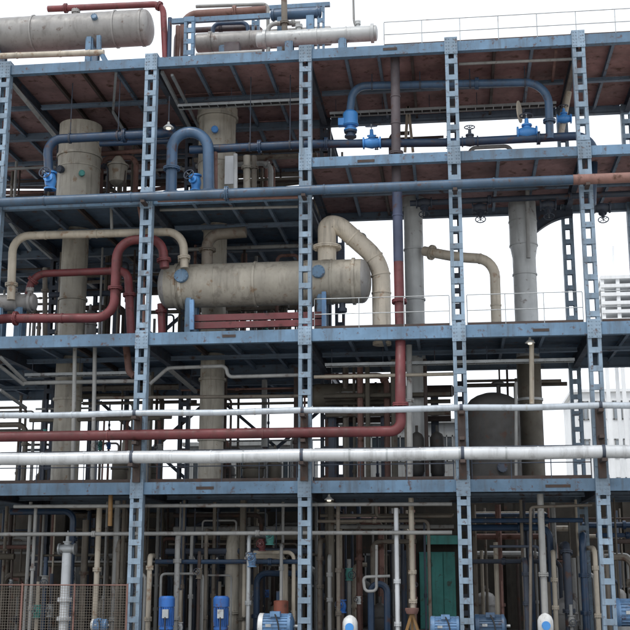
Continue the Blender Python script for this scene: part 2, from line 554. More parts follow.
# handrails
def handrail(xa, xb, y, z, hgt, m, label, step=1.25, r=.016, rails=(1.0, .5)):
    n = max(1, round((xb - xa) / step))
    root = None
    for q, f in enumerate(rails):
        t = MB().tube([(xa, y, z + hgt * f), (xb, y, z + hgt * f)], r, 8)
        if root is None:
            root = t.build('handrail', m, S); root['label'] = label
        else: t.build('rail', m, root)
    for k in range(n + 1):
        x = xa + (xb - xa) * k / n
        MB().tube([(x, y, z - .02), (x, y, z + hgt - r)], r * .95, 6).build('post', m, root)
    MB().box(((xa + xb) / 2, y, z + .06), (xb - xa, .012, .1)).build('toe_board', 'brown_steel', root)
handrail(P(384, 40, 0).x, X_OUT_R + 2.5, 0.06, z1 + h1, .86, 'galvanised', 'thin pale handrail along the top deck edge')
for k in (2, 3, 4):
    xb = (XC + [X_OUT_R])[k + 1]
    handrail(XC[k] + .26, xb - .26, .08, z3 + h3, .95, 'galvanised', 'thin grey handrail on the third deck edge', r=.014)
for k in range(4):
    handrail(XC[k] + .26, XC[k + 1] - .26, .10, z4 + h4, .95, 'dark_steel', 'dark handrail on the lowest deck edge behind the white pipes', r=.016)

# dark posts painting shade onto the column fronts, with arms for the front pipes
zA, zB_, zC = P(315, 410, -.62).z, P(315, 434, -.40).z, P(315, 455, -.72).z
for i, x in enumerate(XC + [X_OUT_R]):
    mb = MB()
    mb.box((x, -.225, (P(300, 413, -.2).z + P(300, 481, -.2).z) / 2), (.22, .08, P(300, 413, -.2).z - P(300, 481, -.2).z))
    b = mb.build('column_shade_post', 'brown_steel', S)
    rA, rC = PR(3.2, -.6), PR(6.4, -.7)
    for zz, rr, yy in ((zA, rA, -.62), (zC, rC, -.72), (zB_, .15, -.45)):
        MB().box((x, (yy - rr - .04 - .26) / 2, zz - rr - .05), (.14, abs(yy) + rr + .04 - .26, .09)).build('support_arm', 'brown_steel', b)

def hanger(root, x, Y, zp, r, ztop):
    m = MB().tube([(x, Y, zp + r * 1.1), (x, Y, ztop)], .018, 6)
    m.lathe(V((x - .03, Y, zp)), V((1, 0, 0)), [(0, r * 1.02), (0, r * 1.12 + .01), (.06, r * 1.12 + .01), (.06, r * 1.02)], 14)
    m.build('hanger', 'dark_steel', root)
# ================================================================== vessels
def horiz_vessel(name, label, pa, pb, r, m, rings=(), head=.4, saddles=(), zs=None, noz=(), cat='vessel', sm='blue_steel', ringm=None, head_m=None):
    pa, pb = V(pa), V(pb)
    pb.z = pa.z
    L = (pb - pa).length
    ax = (pb - pa).normalized()
    base = (pa + pb) / 2; base.z = zs if zs is not None else pa.z - r
    root = empty(name, base, None, label, cat)
    MB().lathe(pa, ax, [(0, r * .2), (0, r), (L, r), (L, r * .2)], 40).build('shell', m, root)
    hp = [(0, r * .999)] + [(r * head * math.sin(math.pi / 2 * k / 7), r * math.cos(math.pi / 2 * k / 7)) for k in range(8)]
    MB().lathe(pb + ax * .002, ax, hp, 40).build('dished_head', head_m or m, root)
    MB().lathe(pa - ax * .002, -ax, hp, 40).build('dished_head', head_m or m, root)
    for s, wd, hh in rings:
        ring(pa + ax * (L * s), ax, r, wd, hh).build('girth_flange' if hh > .04 else 'weld_band', ringm or m, root)
    for s in saddles:
        c = pa + ax * (L * s)
        mb = MB()
        zt = c.z - r * .72
        mb.box((c.x, c.y, (zs + zt) / 2), (.16, r * 1.5, zt - zs))
        mb.box((c.x, c.y, zs + .015), (.3, r * 1.7, .03))
        for q in (-1, 1):
            mb.box((c.x, c.y + q * r * .62, (zs + zt) / 2), (.26, .03, zt - zs))
        mb.build('saddle', sm, root)
    for s, d, rr, ln, nm in noz:
        d = V(d).normalized()
        nozzle(pa + ax * (L * s) + d * r * .96, d, rr, ln, nm, root)
    return root
def vert_vessel(name, label, segs, cx, cy, z0, m, rings=(), noz=(), cat='vessel', leg=False, ringm=None, n=36):
    """segs: [(z, r), ...] upwards"""
    root = empty(name, (cx, cy, z0), None, label, cat)
    MB().lathe((cx, cy, 0), Z, segs, n).build('shell', m, root)
    for z, r, wd, hh in rings:
        ring((cx, cy, z), Z, r, wd, hh).build('girth_flange' if hh > .04 else 'weld_band', ringm or m, root)
    for z, ang, r0, rr, ln, nm in noz:
        d = V((math.sin(ang), -math.cos(ang), 0))
        nozzle(V((cx, cy, z)) + d * r0 * .96, d, rr, ln, nm, root)
    return root
zt1, zt2l, zt2r, zt3, zt4 = z1 + h1, z2l + .34, z2r + h2, z3 + h3, z4 + h4
front = V((0, -1, 0))

# --- on the top deck
a, b = P(-60, 35, 1.3), P(146, 30, 1.3)
a.z = b.z = P(70, 32, 1.3).z
horiz_vessel('horizontal_vessel', 'large grey horizontal vessel lying at the left end of the top deck', a, b, PR(20, 1.3), 'vessel_grey',
    rings=((.47, .05, .035), (.86, .05, .035), (.25, .05, .02), (.985, .07, .03)), saddles=(.3, .75), zs=zt1, noz=((.78, (0, -.97, .25), .07, .03, 'blue_steel'), (.66, (0, 0, 1), .1, .12, 'vessel_grey')), cat='vessel')
pipe('rust red pipe running over the top of the large grey horizontal vessel', [P(48, 9, 1.3), P(163, 4, 1.3), P(166, 70, 1.3)], PR(3.6, 1.3), 'pipe_red', flanges=(.1, .62), name='pipe')
pipe('pale pipe lying on the deck edge below the large grey horizontal vessel', [P(-40, 57.5, .35), P(104, 52.5, .35)], PR(3.4, .4), 'pipe_beige', bands=(.4, .7, .9))
t = empty('vessel_strut', P(104, 62, .3), None, 'light blue bent strut against the large grey vessel on the top deck', 'strut')
MB().bar(P(99, 36, .42), P(99, 50, .42), .13).build('upright', 'blue_steel', t)
MB().bar(P(99, 49, .42), P(106, 62, .3), .13).build('foot', 'blue_steel', t)

def stub(label, xpx, y0, y1, Y, zb, wd=.34, m='blue_steel'):
    top = P(xpx, y0, Y)
    x = top.x
    r = empty('steel_post', (x, Y, zb), None, label, 'post')
    for s in (-1, 1): MB().box((x + s * wd * .36, Y, (zb + top.z) / 2), (wd * .28, .2, top.z - zb)).build('chord', m, r)
    z = zb + .1
    while z < top.z:
        MB().box((x, Y - .108, z), (wd, .014, .17)).build('batten_plate', m, r); z += .40
    return x, top.z
sx, sz = stub('short light blue battened post standing on the top deck left of the grey vessels', 190, 18, 55, .8, zt1)
stub('short pale post at the right end of the navy drum on the top deck', 321, 5, 30, 2.2, zt1, .24)
tag(MB().section((P(172, 23, 1.0).x, 1.0, P(172, 24, 1.0).z), (P(270, 19, 1.0).x, 1.0, P(172, 24, 1.0).z), [(-.06, 0), (.06, 0), (.06, .17), (-.06, .17)]).build('steel_beam', 'blue_steel'), 'light blue beam on the short post on the top deck', 'beam')
pipe('thick rusty brown pipe behind the light blue beam on the top deck', [P(184, 60, 2.0), P(184, 15, 2.0), P(266, 10, 2.0)], PR(4.6, 2), 'pipe_rust', flanges=(.75,))
pipe('thin pale pipe along the very top of the top deck equipment', [P(196, 6.5, 2.6), P(268, 4, 2.6), P(268, 60, 2.6)], PR(2, 2.6), 'pipe_grey')
pipe('navy vertical pipe between the red pipe end and the short post on the top deck', [P(170, 18, 1.2), P(169, 62, 1.2)], PR(2.4, 1.2), 'pipe_navy')
pipe('brown vertical pipe between the red pipe end and the short post on the top deck', [P(178, 26, 1.6), P(177, 64, 1.6)], PR(2.6, 1.6), 'pipe_rust')
def HV(name, label, x0, x1, y0, y1, Y, m, **k):
    yc = (y0 + y1) / 2
    a, b = P(x0, yc, Y), P(x1, yc, Y)
    zc = P((x0 + x1) / 2, yc, Y).z
    a.z = b.z = zc
    r = PR((y1 - y0) / 2, Y)
    return horiz_vessel(name, label, a, b, r, m, **k)
HV('heat_exchanger', 'pale grey horizontal heat exchanger with flanged end on the top deck', 258, 376, 28, 45, 1.0, 'vessel_light', rings=((.97, .10, .06), (.06, .1, .06), (.5, .05, .02), (.75, .05, .02)), head=.25, saddles=(.27, .72), zs=zt1, noz=((.35, (0, 0, 1), .08, .1, 'vessel_light'), (.85, (0, 0, 1), .06, .1, 'vessel_light')), cat='heat exchanger')
HV('heat_exchanger', 'dark grey heat exchanger half hidden behind the pale one on the top deck', 198, 330, 29, 50, 2.4, 'vessel_grey', rings=((.1, .1, .05), (.4, .05, .02)), head=.3, saddles=(.2, .8), zs=zt1, cat='heat exchanger')
HV('drum', 'small navy blue horizontal drum high on the top deck', 272, 320, 8, 20, 2.2, 'pipe_slate', rings=((.95, .06, .04), (.03, .06, .04)), head=.3, saddles=(.2, .8), zs=zt1, cat='drum')
pipe('brown vertical pipe rising in front of the navy drum on the top deck', [P(284, -6, 1.5), P(285, 52, 1.5)], PR(3.4, 1.5), 'pipe_drab', flanges=(.5,))
pipe('thin grey vent pipe standing near the end of the pale exchanger', [P(353, -12, 1.1), P(354, 23, 1.1), P(358, 30, 1.1)], PR(1.3, 1.1), 'pipe_grey')
pipe('low grey pipe at the deck edge left of the pale heat exchanger', [P(196, 55, .4), P(262, 51.5, .4)], PR(2.2, .4), 'pipe_grey')

pipe('navy pipe looping over the dark grey exchanger on the top deck', [P(212, 62, 3.2), P(213, 24, 3.2), P(248, 22.5, 3.2), P(249, 62, 3.2)], PR(2.4, 3.2), 'pipe_navy', flanges=(.2, .8))
pipe('drab pipe running level behind the dark grey exchanger on the top deck', [P(176, 62, 3.6), P(177, 31, 3.6), P(262, 27, 3.6), P(262, 60, 3.6)], PR(3.2, 3.6), 'pipe_umber', flanges=(.5,))
pipe('grey pipe rising beside the navy drum on the top deck', [P(268, 60, 1.9), P(268, 24, 1.9), P(300, 23, 1.9)], PR(2.6, 1.9), 'pipe_grey', flanges=(.3, .9))
tag(MB().section(P(252, 11, 2.9), V((P(330, 8, 2.9).x, 2.9, P(252, 11, 2.9).z)), [(-.06, 0), (.06, 0), (.06, .15), (-.06, .15)]).build('steel_beam', 'blue_steel'), 'light blue beam behind the navy drum on the top deck', 'beam')
stub('short blue battened post behind the brown pipe on the top deck', 256, 8, 40, 2.9, zt1, .26)
tag(MB().box(V((P(233, 30, 1.5).x, 1.5, zt1 + .55)), (.5, .4, 1.1)).build('junction_cabinet', 'pipe_umber'), 'dark brown cabinet under the light blue beam on the top deck', 'cabinet')
# --- towers
def tower(name, label, xpx, ypx, Y, segs, m, rings=(), noz=(), z0=0.0, **k):
    c = P(xpx, ypx, Y)
    return vert_vessel(name, label, segs, c.x, c.y, z0, m, rings, noz, **k)
Y0 = 3.5
rw, rn = PR(23, Y0), PR(14, Y0)
zl = zt2l + .1
tower('process_tower', 'tall grey tower vessel with a wide upper body, standing in the leftmost bay', 80, 150, Y0,
      [(zt4, rn), (zl - .3, rn), (zl - .3, rn * 1.2), (zl, rw * .96), (zl + .2, rw), (z1 - .42, rw), (z1 - .40, rw * .9), (z1 - .30, rw * .6)], 'vessel_beige',
      rings=((P(80, 158, Y0).z, rw, .09, .05), (P(80, 145, Y0).z, rw, .05, .02), (P(80, 170, Y0).z, rw, .05, .02), (P(73, 300, Y0).z, rn, .08, .05), (P(66, 400, Y0).z, rn, .08, .05)),
      noz=((P(80, 176, Y0).z, -.5, rw, .09, .1, 'dark_steel'), (P(80, 181, Y0).z, .45, rw, .07, .1, 'teal')), z0=zt4, cat='tower')
rw, rn = PR(20, Y0), PR(12.5, Y0)
tower('process_tower', 'tall tower vessel with a flanged beige top, standing in the second bay from the left', 217, 150, Y0,
      [(zt4, rn), (zl - .3, rn), (zl - .3, rn * 1.1), (zl, rw * .95), (zl + .2, rw), (P(217, 120, Y0).z, rw), (P(217, 120, Y0).z, rw * 1.08), (P(217, 110, Y0).z, rw * 1.08), (P(217, 106, Y0).z, rw * .7)], 'vessel_beige',
      rings=((P(217, 119, Y0).z, rw, .10, .08), (P(217, 165, Y0).z, rw, .05, .02), (P(211, 380, Y0).z, rn, .09, .06), (P(211, 440, Y0).z, rn, .09, .06)),
      noz=((P(217, 138, Y0).z, .1, rw, .08, .12, 'valve_blue'),), z0=zt4, cat='tower')
tag(MB().box(P(231, 170, 2.7), (.42, .05, 1.0)).build('panel', 'wall_pale'), 'pale flat panel in front of the beige topped tower', 'panel')
Y0 = 4.0
rw, rn = PR(14, Y0), PR(11.7, Y0)
TC = tower('process_tower', 'pale grey tower that narrows through a cone, standing in the rightmost bay', 525, 280, Y0,
      [(z3 + .1, rn), (P(526, 258, Y0).z, rn), (P(525, 246, Y0).z, rw), (z2r - .1, rw), (z2r + .02, rw * .9)], 'vessel_light',
      rings=((P(525, 275, Y0).z, rn, .05, .03), (P(525, 246, Y0).z, rw, .04, .02), (P(529, 400, Y0).z, rn, .08, .04), (P(525, 222, Y0).z, rw, .04, .02)), z0=zt4, cat='tower')
c = P(525, 280, Y0)
MB().lathe((c.x, c.y, 0), Z, [(zt4, rn * 1.02), (z3 + .099, rn * 1.02)], 36).build('shaded_lower_shell', 'vessel_olive', TC)  # lower shell of the tower, shade put into its darker olive colour
Y0 = 4.2
rw = PR(9.8, Y0)
tower('process_tower', 'slim grey column vessel right of the violet and red standpipe', 414, 260, Y0, [(zt4, rw), (P(414, 196, Y0).z, rw), (P(414, 190, Y0).z, rw * 1.25), (z2r - .1, rw * 1.25), (z2r, rw)], 'vessel_light',
      rings=((P(414, 250, Y0).z, rw, .05, .03), (P(414, 300, Y0).z, rw, .06, .04), (P(420, 440, Y0).z, rw, .06, .04)), z0=zt4, cat='tower')
# domed tank on the lowest deck
Y0 = 2.6
r = PR(26, Y0); zd = P(494, 407, Y0).z
vert_vessel('storage_tank', 'dark domed tank on the lowest deck in the rightmost bay', [(zt4, r), (zd, r), (zd + r * .12, r * .97), (zd + r * .28, r * .85), (zd + r * .42, r * .62), (zd + r * .52, r * .32), (zd + r * .54, r * .06)], P(494, 440, Y0).x, Y0, zt4, 'tank_dark',
    rings=((zd, r, .05, .03), (P(494, 455, Y0).z, r, .05, .03)), noz=((P(494, 470, Y0).z, .2, r, .1, .1, 'dark_steel'),), cat='tank')
pipe('thin pale pipe on the right side of the dark domed tank', [P(516, 382, 1.8), P(516, 486, 1.8)], PR(1.5, 1.8), 'pipe_grey')
v = empty('vent_cap', P(498, 384, 2.6), None, 'dark vent fitting on top of the dark domed tank', 'vent')
q = P(498, 391, 2.6)
MB().tube([q - Z * .25, q + Z * .25], .05, 10).build('stem', 'tank_dark', v)
MB().lathe(q + Z * .2, Z, [(0, .05), (0, .2), (.06, .2), (.14, .05)], 16).build('cap', 'tank_dark', v)

HV('drum', 'dark olive horizontal drum deep in the third bay above the white pipes', 316, 402, 383, 410, 4.6, 'vessel_olive', rings=((.3, .06, .03), (.7, .06, .03)), head=.35, saddles=(.2, .8), zs=zt4, noz=((.5, (0, 0, 1), .1, .15, 'vessel_olive'),), cat='drum', sm='dark_steel')
HV('drum', 'brown horizontal drum deep in the third bay behind the red standpipe', 335, 452, 386, 398, 5.2, 'brown_steel', rings=((.1, .06, .03), (.5, .06, .03)), head=.35, saddles=(.15, .85), zs=zt4, cat='drum', sm='dark_steel')
# --- big exchanger in the middle
HV('heat_exchanger', 'big rust stained horizontal heat exchanger on the third deck across the middle column', 168, 362, 261, 307, 1.7, 'vessel_beige',
   rings=((.46, .07, .03), (.055, .10, .05), (.085, .10, .05), (.96, .09, .05), (.72, .05, .015), (.25, .05, .015), (.85, .06, .03)), head=.42, saddles=(.13, .80), zs=zt3,
   noz=((.105, (-.05, -.98, .2), .15, .05, 'blue_steel'), (.79, (.02, -.98, .2), .14, .05, 'blue_steel'), (.08, (0, 0, 1), .13, .12, 'vessel_beige'), (.12, (0, 0, -1), .1, .2, 'dark_steel'), (.9, (0, 0, -1), .1, .2, 'dark_steel')), cat='heat exchanger', head_m='vessel_grey')
for (x, y0, y1) in ((192, 300, 330), (324, 292, 328)):
    tag(MB().bar(P(x, y0, .85), P(x, y1, .85), .13).build('support_strut', 'motor_sky'), 'light blue strut below the %s blue nozzle of the big exchanger' % ('left' if x < 200 else 'right'), 'strut')
for y, dx in ((318.5, 0), (326, 0)):
    tag(MB().section(P(190, y, 1.1), V((P(326, y, 1.1).x, 1.1, P(190, y, 1.1).z)), [(-.06, -.1), (.06, -.1), (.06, .1), (-.06, .1)]).build('skid_beam', 'pipe_red'), '%s red skid beam under the big rust stained exchanger' % ('upper' if y < 320 else 'lower'), 'beam')
HV('heat_exchanger', 'small grey horizontal exchanger at the left picture edge', -30, 34, 294, 312, 1.4, 'vessel_grey', rings=((.95, .09, .05), (.75, .09, .05), (.4, .05, .02)), head=.3, saddles=(.5, .8), zs=zt3, noz=((.66, (0, 0, 1), .1, .1, 'vessel_grey'), (.93, (0, 0, 1), .08, .1, 'vessel_grey')), cat='heat exchanger')

# ================================================================== valves, lamps, pumps
def handwheel_valve(label, p, r, m, wheel_dir=None, cat='valve', wm='dark_steel', group=None, axis=(1, 0, 0)):
    """a gate valve centred on p on a pipe of radius r running along axis"""
    ax = V(axis).normalized()
    wd = V(wheel_dir or (0, 0, 1)).normalized()
    root = empty('gate_valve', V(p) - Z * r * 1.6, None, label, cat, group)
    mb = MB().lathe(V(p) - ax * r * 2.4, ax, [(0, r), (0, r * 1.6), (r * .4, r * 1.6), (r * .4, r * 1.1), (r * 1.4, r * 1.35), (r * 2.4, r * 1.55), (r * 3.4, r * 1.35), (r * 4.4, r * 1.1), (r * 4.4, r * 1.6), (r * 4.8, r * 1.6), (r * 4.8, r)], 16)
    mb.build('body', m, root)
    MB().lathe(V(p), wd, [(r * .8, r * 1.0), (r * 1.7, r * .9), (r * 1.7, r * 1.25), (r * 2.1, r * 1.25), (r * 2.1, r * .55), (r * 3.6, r * .45)], 14).build('bonnet', m, root)
    MB().tube([V(p) + wd * r * 3.4, V(p) + wd * r * 5.0], r * .14, 8).build('stem', 'galvanised', root)
    a = wd.orthogonal().normalized(); b = wd.cross(a)
    c = V(p) + wd * r * 4.4
    R = r * 1.5
    pts = [c + (a * math.cos(2 * math.pi * k / 18) + b * math.sin(2 * math.pi * k / 18)) * R for k in range(19)]
    mw = MB().tube(pts, r * .16, 6, False)
    mw.tube([c - a * R, c + a * R], r * .1, 6); mw.tube([c - b * R, c + b * R], r * .1, 6)
    mw.build('handwheel', wm, root)
    return root
def control_valve(label, p, r, hgt, m, bm='pipe_navy'):
    p = V(p)
    root = empty('control_valve', p, None, label, 'control valve')
    MB().lathe(p, Z, [(0, r * .45), (0, r * .9), (.05, r * .9), (.05, r * .5), (hgt * .22, r * .55), (hgt * .24, r * .95), (hgt * .3, r * 1.0), (hgt * .86, r * 1.0), (hgt * .97, r * .72), (hgt, r * .5)], 24).build('actuator', m, root)
    MB().box(p + V((-r * 1.15, -.02, hgt * .42)), (r * .9, r * 1.0, hgt * .34)).build('positioner', m, root)
    ring(p + Z * hgt * .3, Z, r, .04, .025).build('clamp_ring', m, root)
    MB().lathe(p - Z * .22, Z, [(0, r * .8), (.06, r * .8), (.06, r * .5), (.16, r * .5), (.16, r * .85), (.22, r * .85)], 18).build('body', bm, root)
    return root
def bell_lamp(label, p, r, hang, group=None, m='white_paint'):
    p = V(p)
    root = empty('bell_lamp', p, None, label, 'lamp', group)
    MB().lathe(p, Z, [(0, r), (.01, r), (r * .45, r * .62), (r * .75, r * .25), (r * 1.15, r * .2), (r * 1.15, r * .05)], 18).build('shade', m, root)
    MB().tube([p + Z * r * 1.1, p + Z * (r * 1.1 + hang)], .02, 8).build('stem', 'dark_steel', root)
    MB().lathe(p, -Z, [(-.03, r * .5), (.04, r * .42), (r * .3, r * .15), (r * .36, .01)], 12).build('bulb', 'lamp_glow', root)
    return root

# ================================================================== piping, from the top storey down
# --- top storey, left bays
ARCH = pipe('dark blue pipe arching in front of the wide grey tower in the leftmost bay', [P(50, 190, 1.0), P(47, 139.5, 1.0), P(146, 134.5, 1.0), P(172, 133.5, 1.3), P(172, 128, 3)], PR(5, 1), 'pipe_navy', flanges=(.08, .55), bend=.5)
handwheel_valve('bright blue valve at the foot of the arching dark blue pipe', P(50.5, 181, 1.0), PR(4.2, 1), 'valve_blue', (0, -1, .2), axis=(0, 0, 1))
pipe('slate blue inverted U pipe right of the second column', [P(171, 200, .9), P(172.5, 132, .9), P(208, 132.5, .9), P(209, 200, .9)], PR(6, .9), 'pipe_slate', bend=.62, flanges=(.04, .2, .95))
HEADER = pipe('long dark blue header pipe crossing the top storey to the rightmost column', [P(190, 150, 1.25), P(308, 144.2, 1.25), P(452, 142.5, 1.6), P(588, 135.5, 1.6), P(598, 160, 1.6)], PR(4.6, 1.4), 'pipe_navy', flanges=(.17, .33, .45, .62, .83), bend=.5)
handwheel_valve('blue valve low between the legs of the inverted U pipe', P(196, 183, 1.2), PR(3.8, 1), 'valve_blue', (-.3, -1, .3), axis=(0, 0, 1))
pipe('brown vertical pipe beside the inverted U pipe', [P(215.5, 148, 1.25), P(215.5, 200, 1.25)], PR(2.4, 1.2), 'pipe_rust')
pipe('dark blue thin pipe behind the second column', [P(100, 144, 2.2), P(176, 141, 2.2)], PR(3, 2.2), 'pipe_navy')
bell_lamp('white bell shaped lamp hanging right of the second column', P(168.5, 128, .8), PR(6, .8), .9)
pipe('pale vertical pipe right of the pale panel', [P(235.5, 154, 2.2), P(235.5, 200, 2.2)], PR(2.2, 2.2), 'white_paint')
for x, wpx, m, wd in ((247, 4, 'vessel_beige', 'left'), (254, 3, 'pipe_drab', 'right')):
    pipe('%s of two drab standpipes right of the pale panel' % wd, [P(x, 156, 3), P(x, 215, 3)], PR(wpx, 3), m, flanges=(.2,))
t = vert_vessel('small_vessel', 'small brown vessel on legs right of the wide grey tower', [(P(118, 186, 4.4).z, .1), (P(118, 182, 4.4).z, .3), (P(118, 166, 4.4).z, .34), (P(118, 160, 4.4).z, .2), (P(118, 157, 4.4).z, .12)], P(118, 170, 4.4).x, 4.4, zt2l, 'vessel_beige', rings=((P(118, 166, 4.4).z, .34, .05, .05),))
for q in (-1, 1): MB().bar(V((P(118, 170, 4.4).x + q * .28, 4.3, zt2l)), V((P(118, 170, 4.4).x + q * .28, 4.3, P(118, 172, 4.4).z)), .07).build('leg', 'brown_steel', t)
pipe('orange brown pipe crossing above the small brown vessel', [P(100, 154, 5), P(146, 151, 5)], PR(2.6, 5), 'pipe_rust')
# --- top storey, right bays
SLATE = pipe('slate blue pipe curving up from the control valve and along under the top deck', [P(350, 112, 1.5), P(353, 86, 1.5), P(450, 84, 1.5), P(548, 82, 1.5), P(550, 139, 1.5)], PR(4.3, 1.5), 'pipe_slate', bend=.75, flanges=(.24, .55, .93))
control_valve('large sky blue control valve hanging on the curved slate pipe', P(350.5, 131, 1.45), PR(8, 1.4), PR(23, 1.4), 'valve_blue')
handwheel_valve('small blue valve on the dark header right of the control valve', P(372, 143, 1.3), PR(4, 1.3), 'valve_blue', (0, -.5, 1))
pipe('grey brown upper standpipe crossing the top storey left of the fourth column', [P(395, 57, .55), P(396.5, 192, .55)], PR(5, .5), 'pipe_umber', flanges=(.72,), bands=(.3, .5))
handwheel_valve('bright blue upright valve with pale disc left of the rightmost column', P(527, 133, 1.6), PR(4.4, 1.6), 'valve_blue', (0, 0, 1))
tag(MB().lathe(P(519, 112, 1.7), V((1, -.3, 0)), [(0, .04), (.0, .36), (.03, .36), (.03, .04)], 20).build('blind_disc', 'pipe_beige'), 'thin pale upright disc beside the bright blue upright valve', 'disc')
handwheel_valve('small blue valve just left of the rightmost column', P(564, 119, 2.2), PR(3.2, 2.2), 'valve_blue', (0, 0, 1))
pipe('drab pipe running down behind the small blue valve by the rightmost column', [P(569, 92, 2.3), P(560, 140, 2.3)], PR(3, 2.3), 'pipe_beige')
handwheel_valve('dark gate valve on the header just right of the fourth column', P(470, 141.5, 1.6), PR(3.6, 1.6), 'dark_steel', (0, 0, 1))
pipe('thin pale pipe high under the top deck between the two right columns', [P(459, 64, .6), P(572, 59, .6)], PR(1.6, .6), 'pipe_grey')
pipe('navy vertical pipe dropping just right of the rightmost column', [P(594, 150, 1.3), P(592, 205, 1.3)], PR(4.2, 1.3), 'pipe_navy')
def hang_px(root, pxs, ya, yb, xa, xb, Y, r, ztop):
    for px in pxs:
        q = P(px, ya + (yb - ya) * (px - xa) / (xb - xa), Y)
        hanger(root, q.x, Y, q.z, r, ztop)
hang_px(HEADER, (250, 290), 150, 144.2, 190, 308, 1.25, PR(4.6, 1.4), z1 + .1)
hang_px(SLATE, (372, 420), 86, 84, 353, 450, 1.5, PR(4.3, 1.5), z1 + .1)
hang_px(SLATE, (470, 525), 84, 82, 450, 548, 1.5, PR(4.3, 1.5), z1 + .1)
hang_px(ARCH, (70, 118), 139.5, 134.5, 47, 146, 1.0, PR(5, 1), z1 + .1)
def cable_tray(label, xa, xb, Y, z, ztop):
    root = empty('cable_tray', ((xa + xb) / 2, Y, z), None, label, 'cable tray')
    for q in (-.15, .15): MB().box(((xa + xb) / 2, Y + q, z + .04), (xb - xa, .012, .09)).build('side_rail', 'galvanised', root)
    n = int((xb - xa) / .3)
    m = MB()
    for k in range(n): m.box((xa + (k + .5) * .3, Y, z + .012), (.03, .29, .02))
    m.build('rungs', 'galvanised', root)
    for k in range(3): MB().tube([(xa, Y - .08 + k * .08, z + .04), (xb, Y - .08 + k * .08, z + .04)], .022, 7).build('cable', 'black_rubber', root)
    for k in range(int((xb - xa) / 1.6) + 1):
        MB().tube([(xa + .2 + k * 1.6, Y, z), (xa + .2 + k * 1.6, Y, ztop)], .012, 5).build('hanger_rod', 'dark_steel', root)
cable_tray('ladder cable tray under the top deck in the second bay', XC[1] + .4, XC[2] - .4, 2.0, z1 - .55, z1 + .1)
cable_tray('ladder cable tray under the top deck in the right bays', XC[2] + .4, XC[4] - .4, 3.4, z1 - .5, z1 + .1)
cable_tray('ladder cable tray under the third deck in the third and fourth bays', XC[2] + .4, XC[4] - .4, 1.8, z3 - .45, z3 + .1)
cable_tray('ladder cable tray under the third deck in the leftmost bay', XC[0] + .4, XC[1] - .4, 2.2, z3 - .5, z3 + .1)
# --- the long pipe in front of the columns at the second deck
Yf = -.42
zf = P(315, 190, Yf).z
def at_x(px, z, Y):
    q = Pz(px, z, Y); return V((q.x, Y, z))
xr = P(573, 182, Yf).x
pipe('long dark slate pipe across the columns at the second deck', [(X_OUT_L, Yf, zf), (xr, Yf, zf)], PR(5.2, Yf), 'pipe_front', flanges=(.55,), bands=(.2, .3, .42, .68, .8, .9), n=20)
pipe('rusty brown end length of the long pipe beside the rightmost column', [(xr + .002, Yf, zf), (X_OUT_R + 3, Yf, zf)], PR(5.4, Yf), 'pipe_rust', bands=(.03,), n=20)
for x in XC + [X_OUT_R]:
    MB().box((x, (Yf - .2 - .16) / 2 + .0, zf - PR(5.2, Yf) - .045), (.12, abs(Yf) + .2 - .16, .08)).build('pipe_bracket', 'brown_steel', S)
pipe('thin rusty pipe just below the long slate pipe in the second bay', [P(158, 200.5, -.25), P(298, 197, -.25)], PR(2.0, -.2), 'pipe_rust')
# --- middle storey, left
pipe('beige pipe arching over the red pipes in the leftmost bay', [P(11, 300, .9), P(13, 236, .9), P(183, 231.5, .9), P(184.5, 268, .9)], PR(4.4, .9), 'pipe_beige', bend=.55, flanges=(.06, .96), bands=(.35, .55, .75))
pipe('red pipe rising from the small grey exchanger beside the beige pipe', [P(27, 300, 1.5), P(33, 274, 1.5), P(112, 271, 1.5)], PR(4, 1.5), 'pipe_red', bend=.45, flanges=(.2,))
pipe('large red pipe stepping up over the second column', [P(-15, 323, .55), P(2, 318.5, .55), P(114, 318, .55), P(117, 241, .55), P(162, 238, .55), P(164.5, 268, .55)], PR(5, .55), 'pipe_red', bend=.6, flanges=(.12, .58, .97), bands=(.3,))
pipe('short dark red pipe descending left of the second column', [P(110, 271, 1.2), P(128, 271, 1.2), P(131, 334, 1.2)], PR(4.4, 1.2), 'pipe_red', bend=.5, flanges=(.5,))
pipe('red drain pipe under the left end of the big exchanger', [P(161, 304, 1.7), P(162, 334, 1.7)], PR(4, 1.7), 'pipe_red', flanges=(.25,))
pipe('brown elbow pipe rising from the big exchanger in the second bay', [P(207, 266, 2.0), P(207.5, 235, 2.0), P(246, 232, 2.0)], PR(6, 2), 'pipe_drab', bend=.4, flanges=(.25,))
pipe('thin pale pipe below the second deck in the second bay', [P(160, 210, 1.0), P(298, 206.5, 1.0)], PR(1.6, 1), 'pipe_grey')
pipe('rusty vertical pipe beside the second column below the long slate pipe', [P(138, 200, .45), P(142, 222, .45), P(143.5, 330, .45)], PR(2.2, .4), 'pipe_rust')
pipe('thin grey hanger pipe at the left of the second column', [P(111, 200, 1), P(112, 235, 1)], PR(1.6, 1), 'pipe_grey')
pipe('drab thin horizontal pipe behind the red and beige pipes', [P(20, 214, 3), P(140, 210, 3)], PR(2, 3), 'pipe_rust')
pipe('drab upright pipe left of the grey tower on the third deck', [P(45, 268, 2.5), P(45, 345, 2.5)], PR(2.6, 2.5), 'pipe_drab', flanges=(.3,))
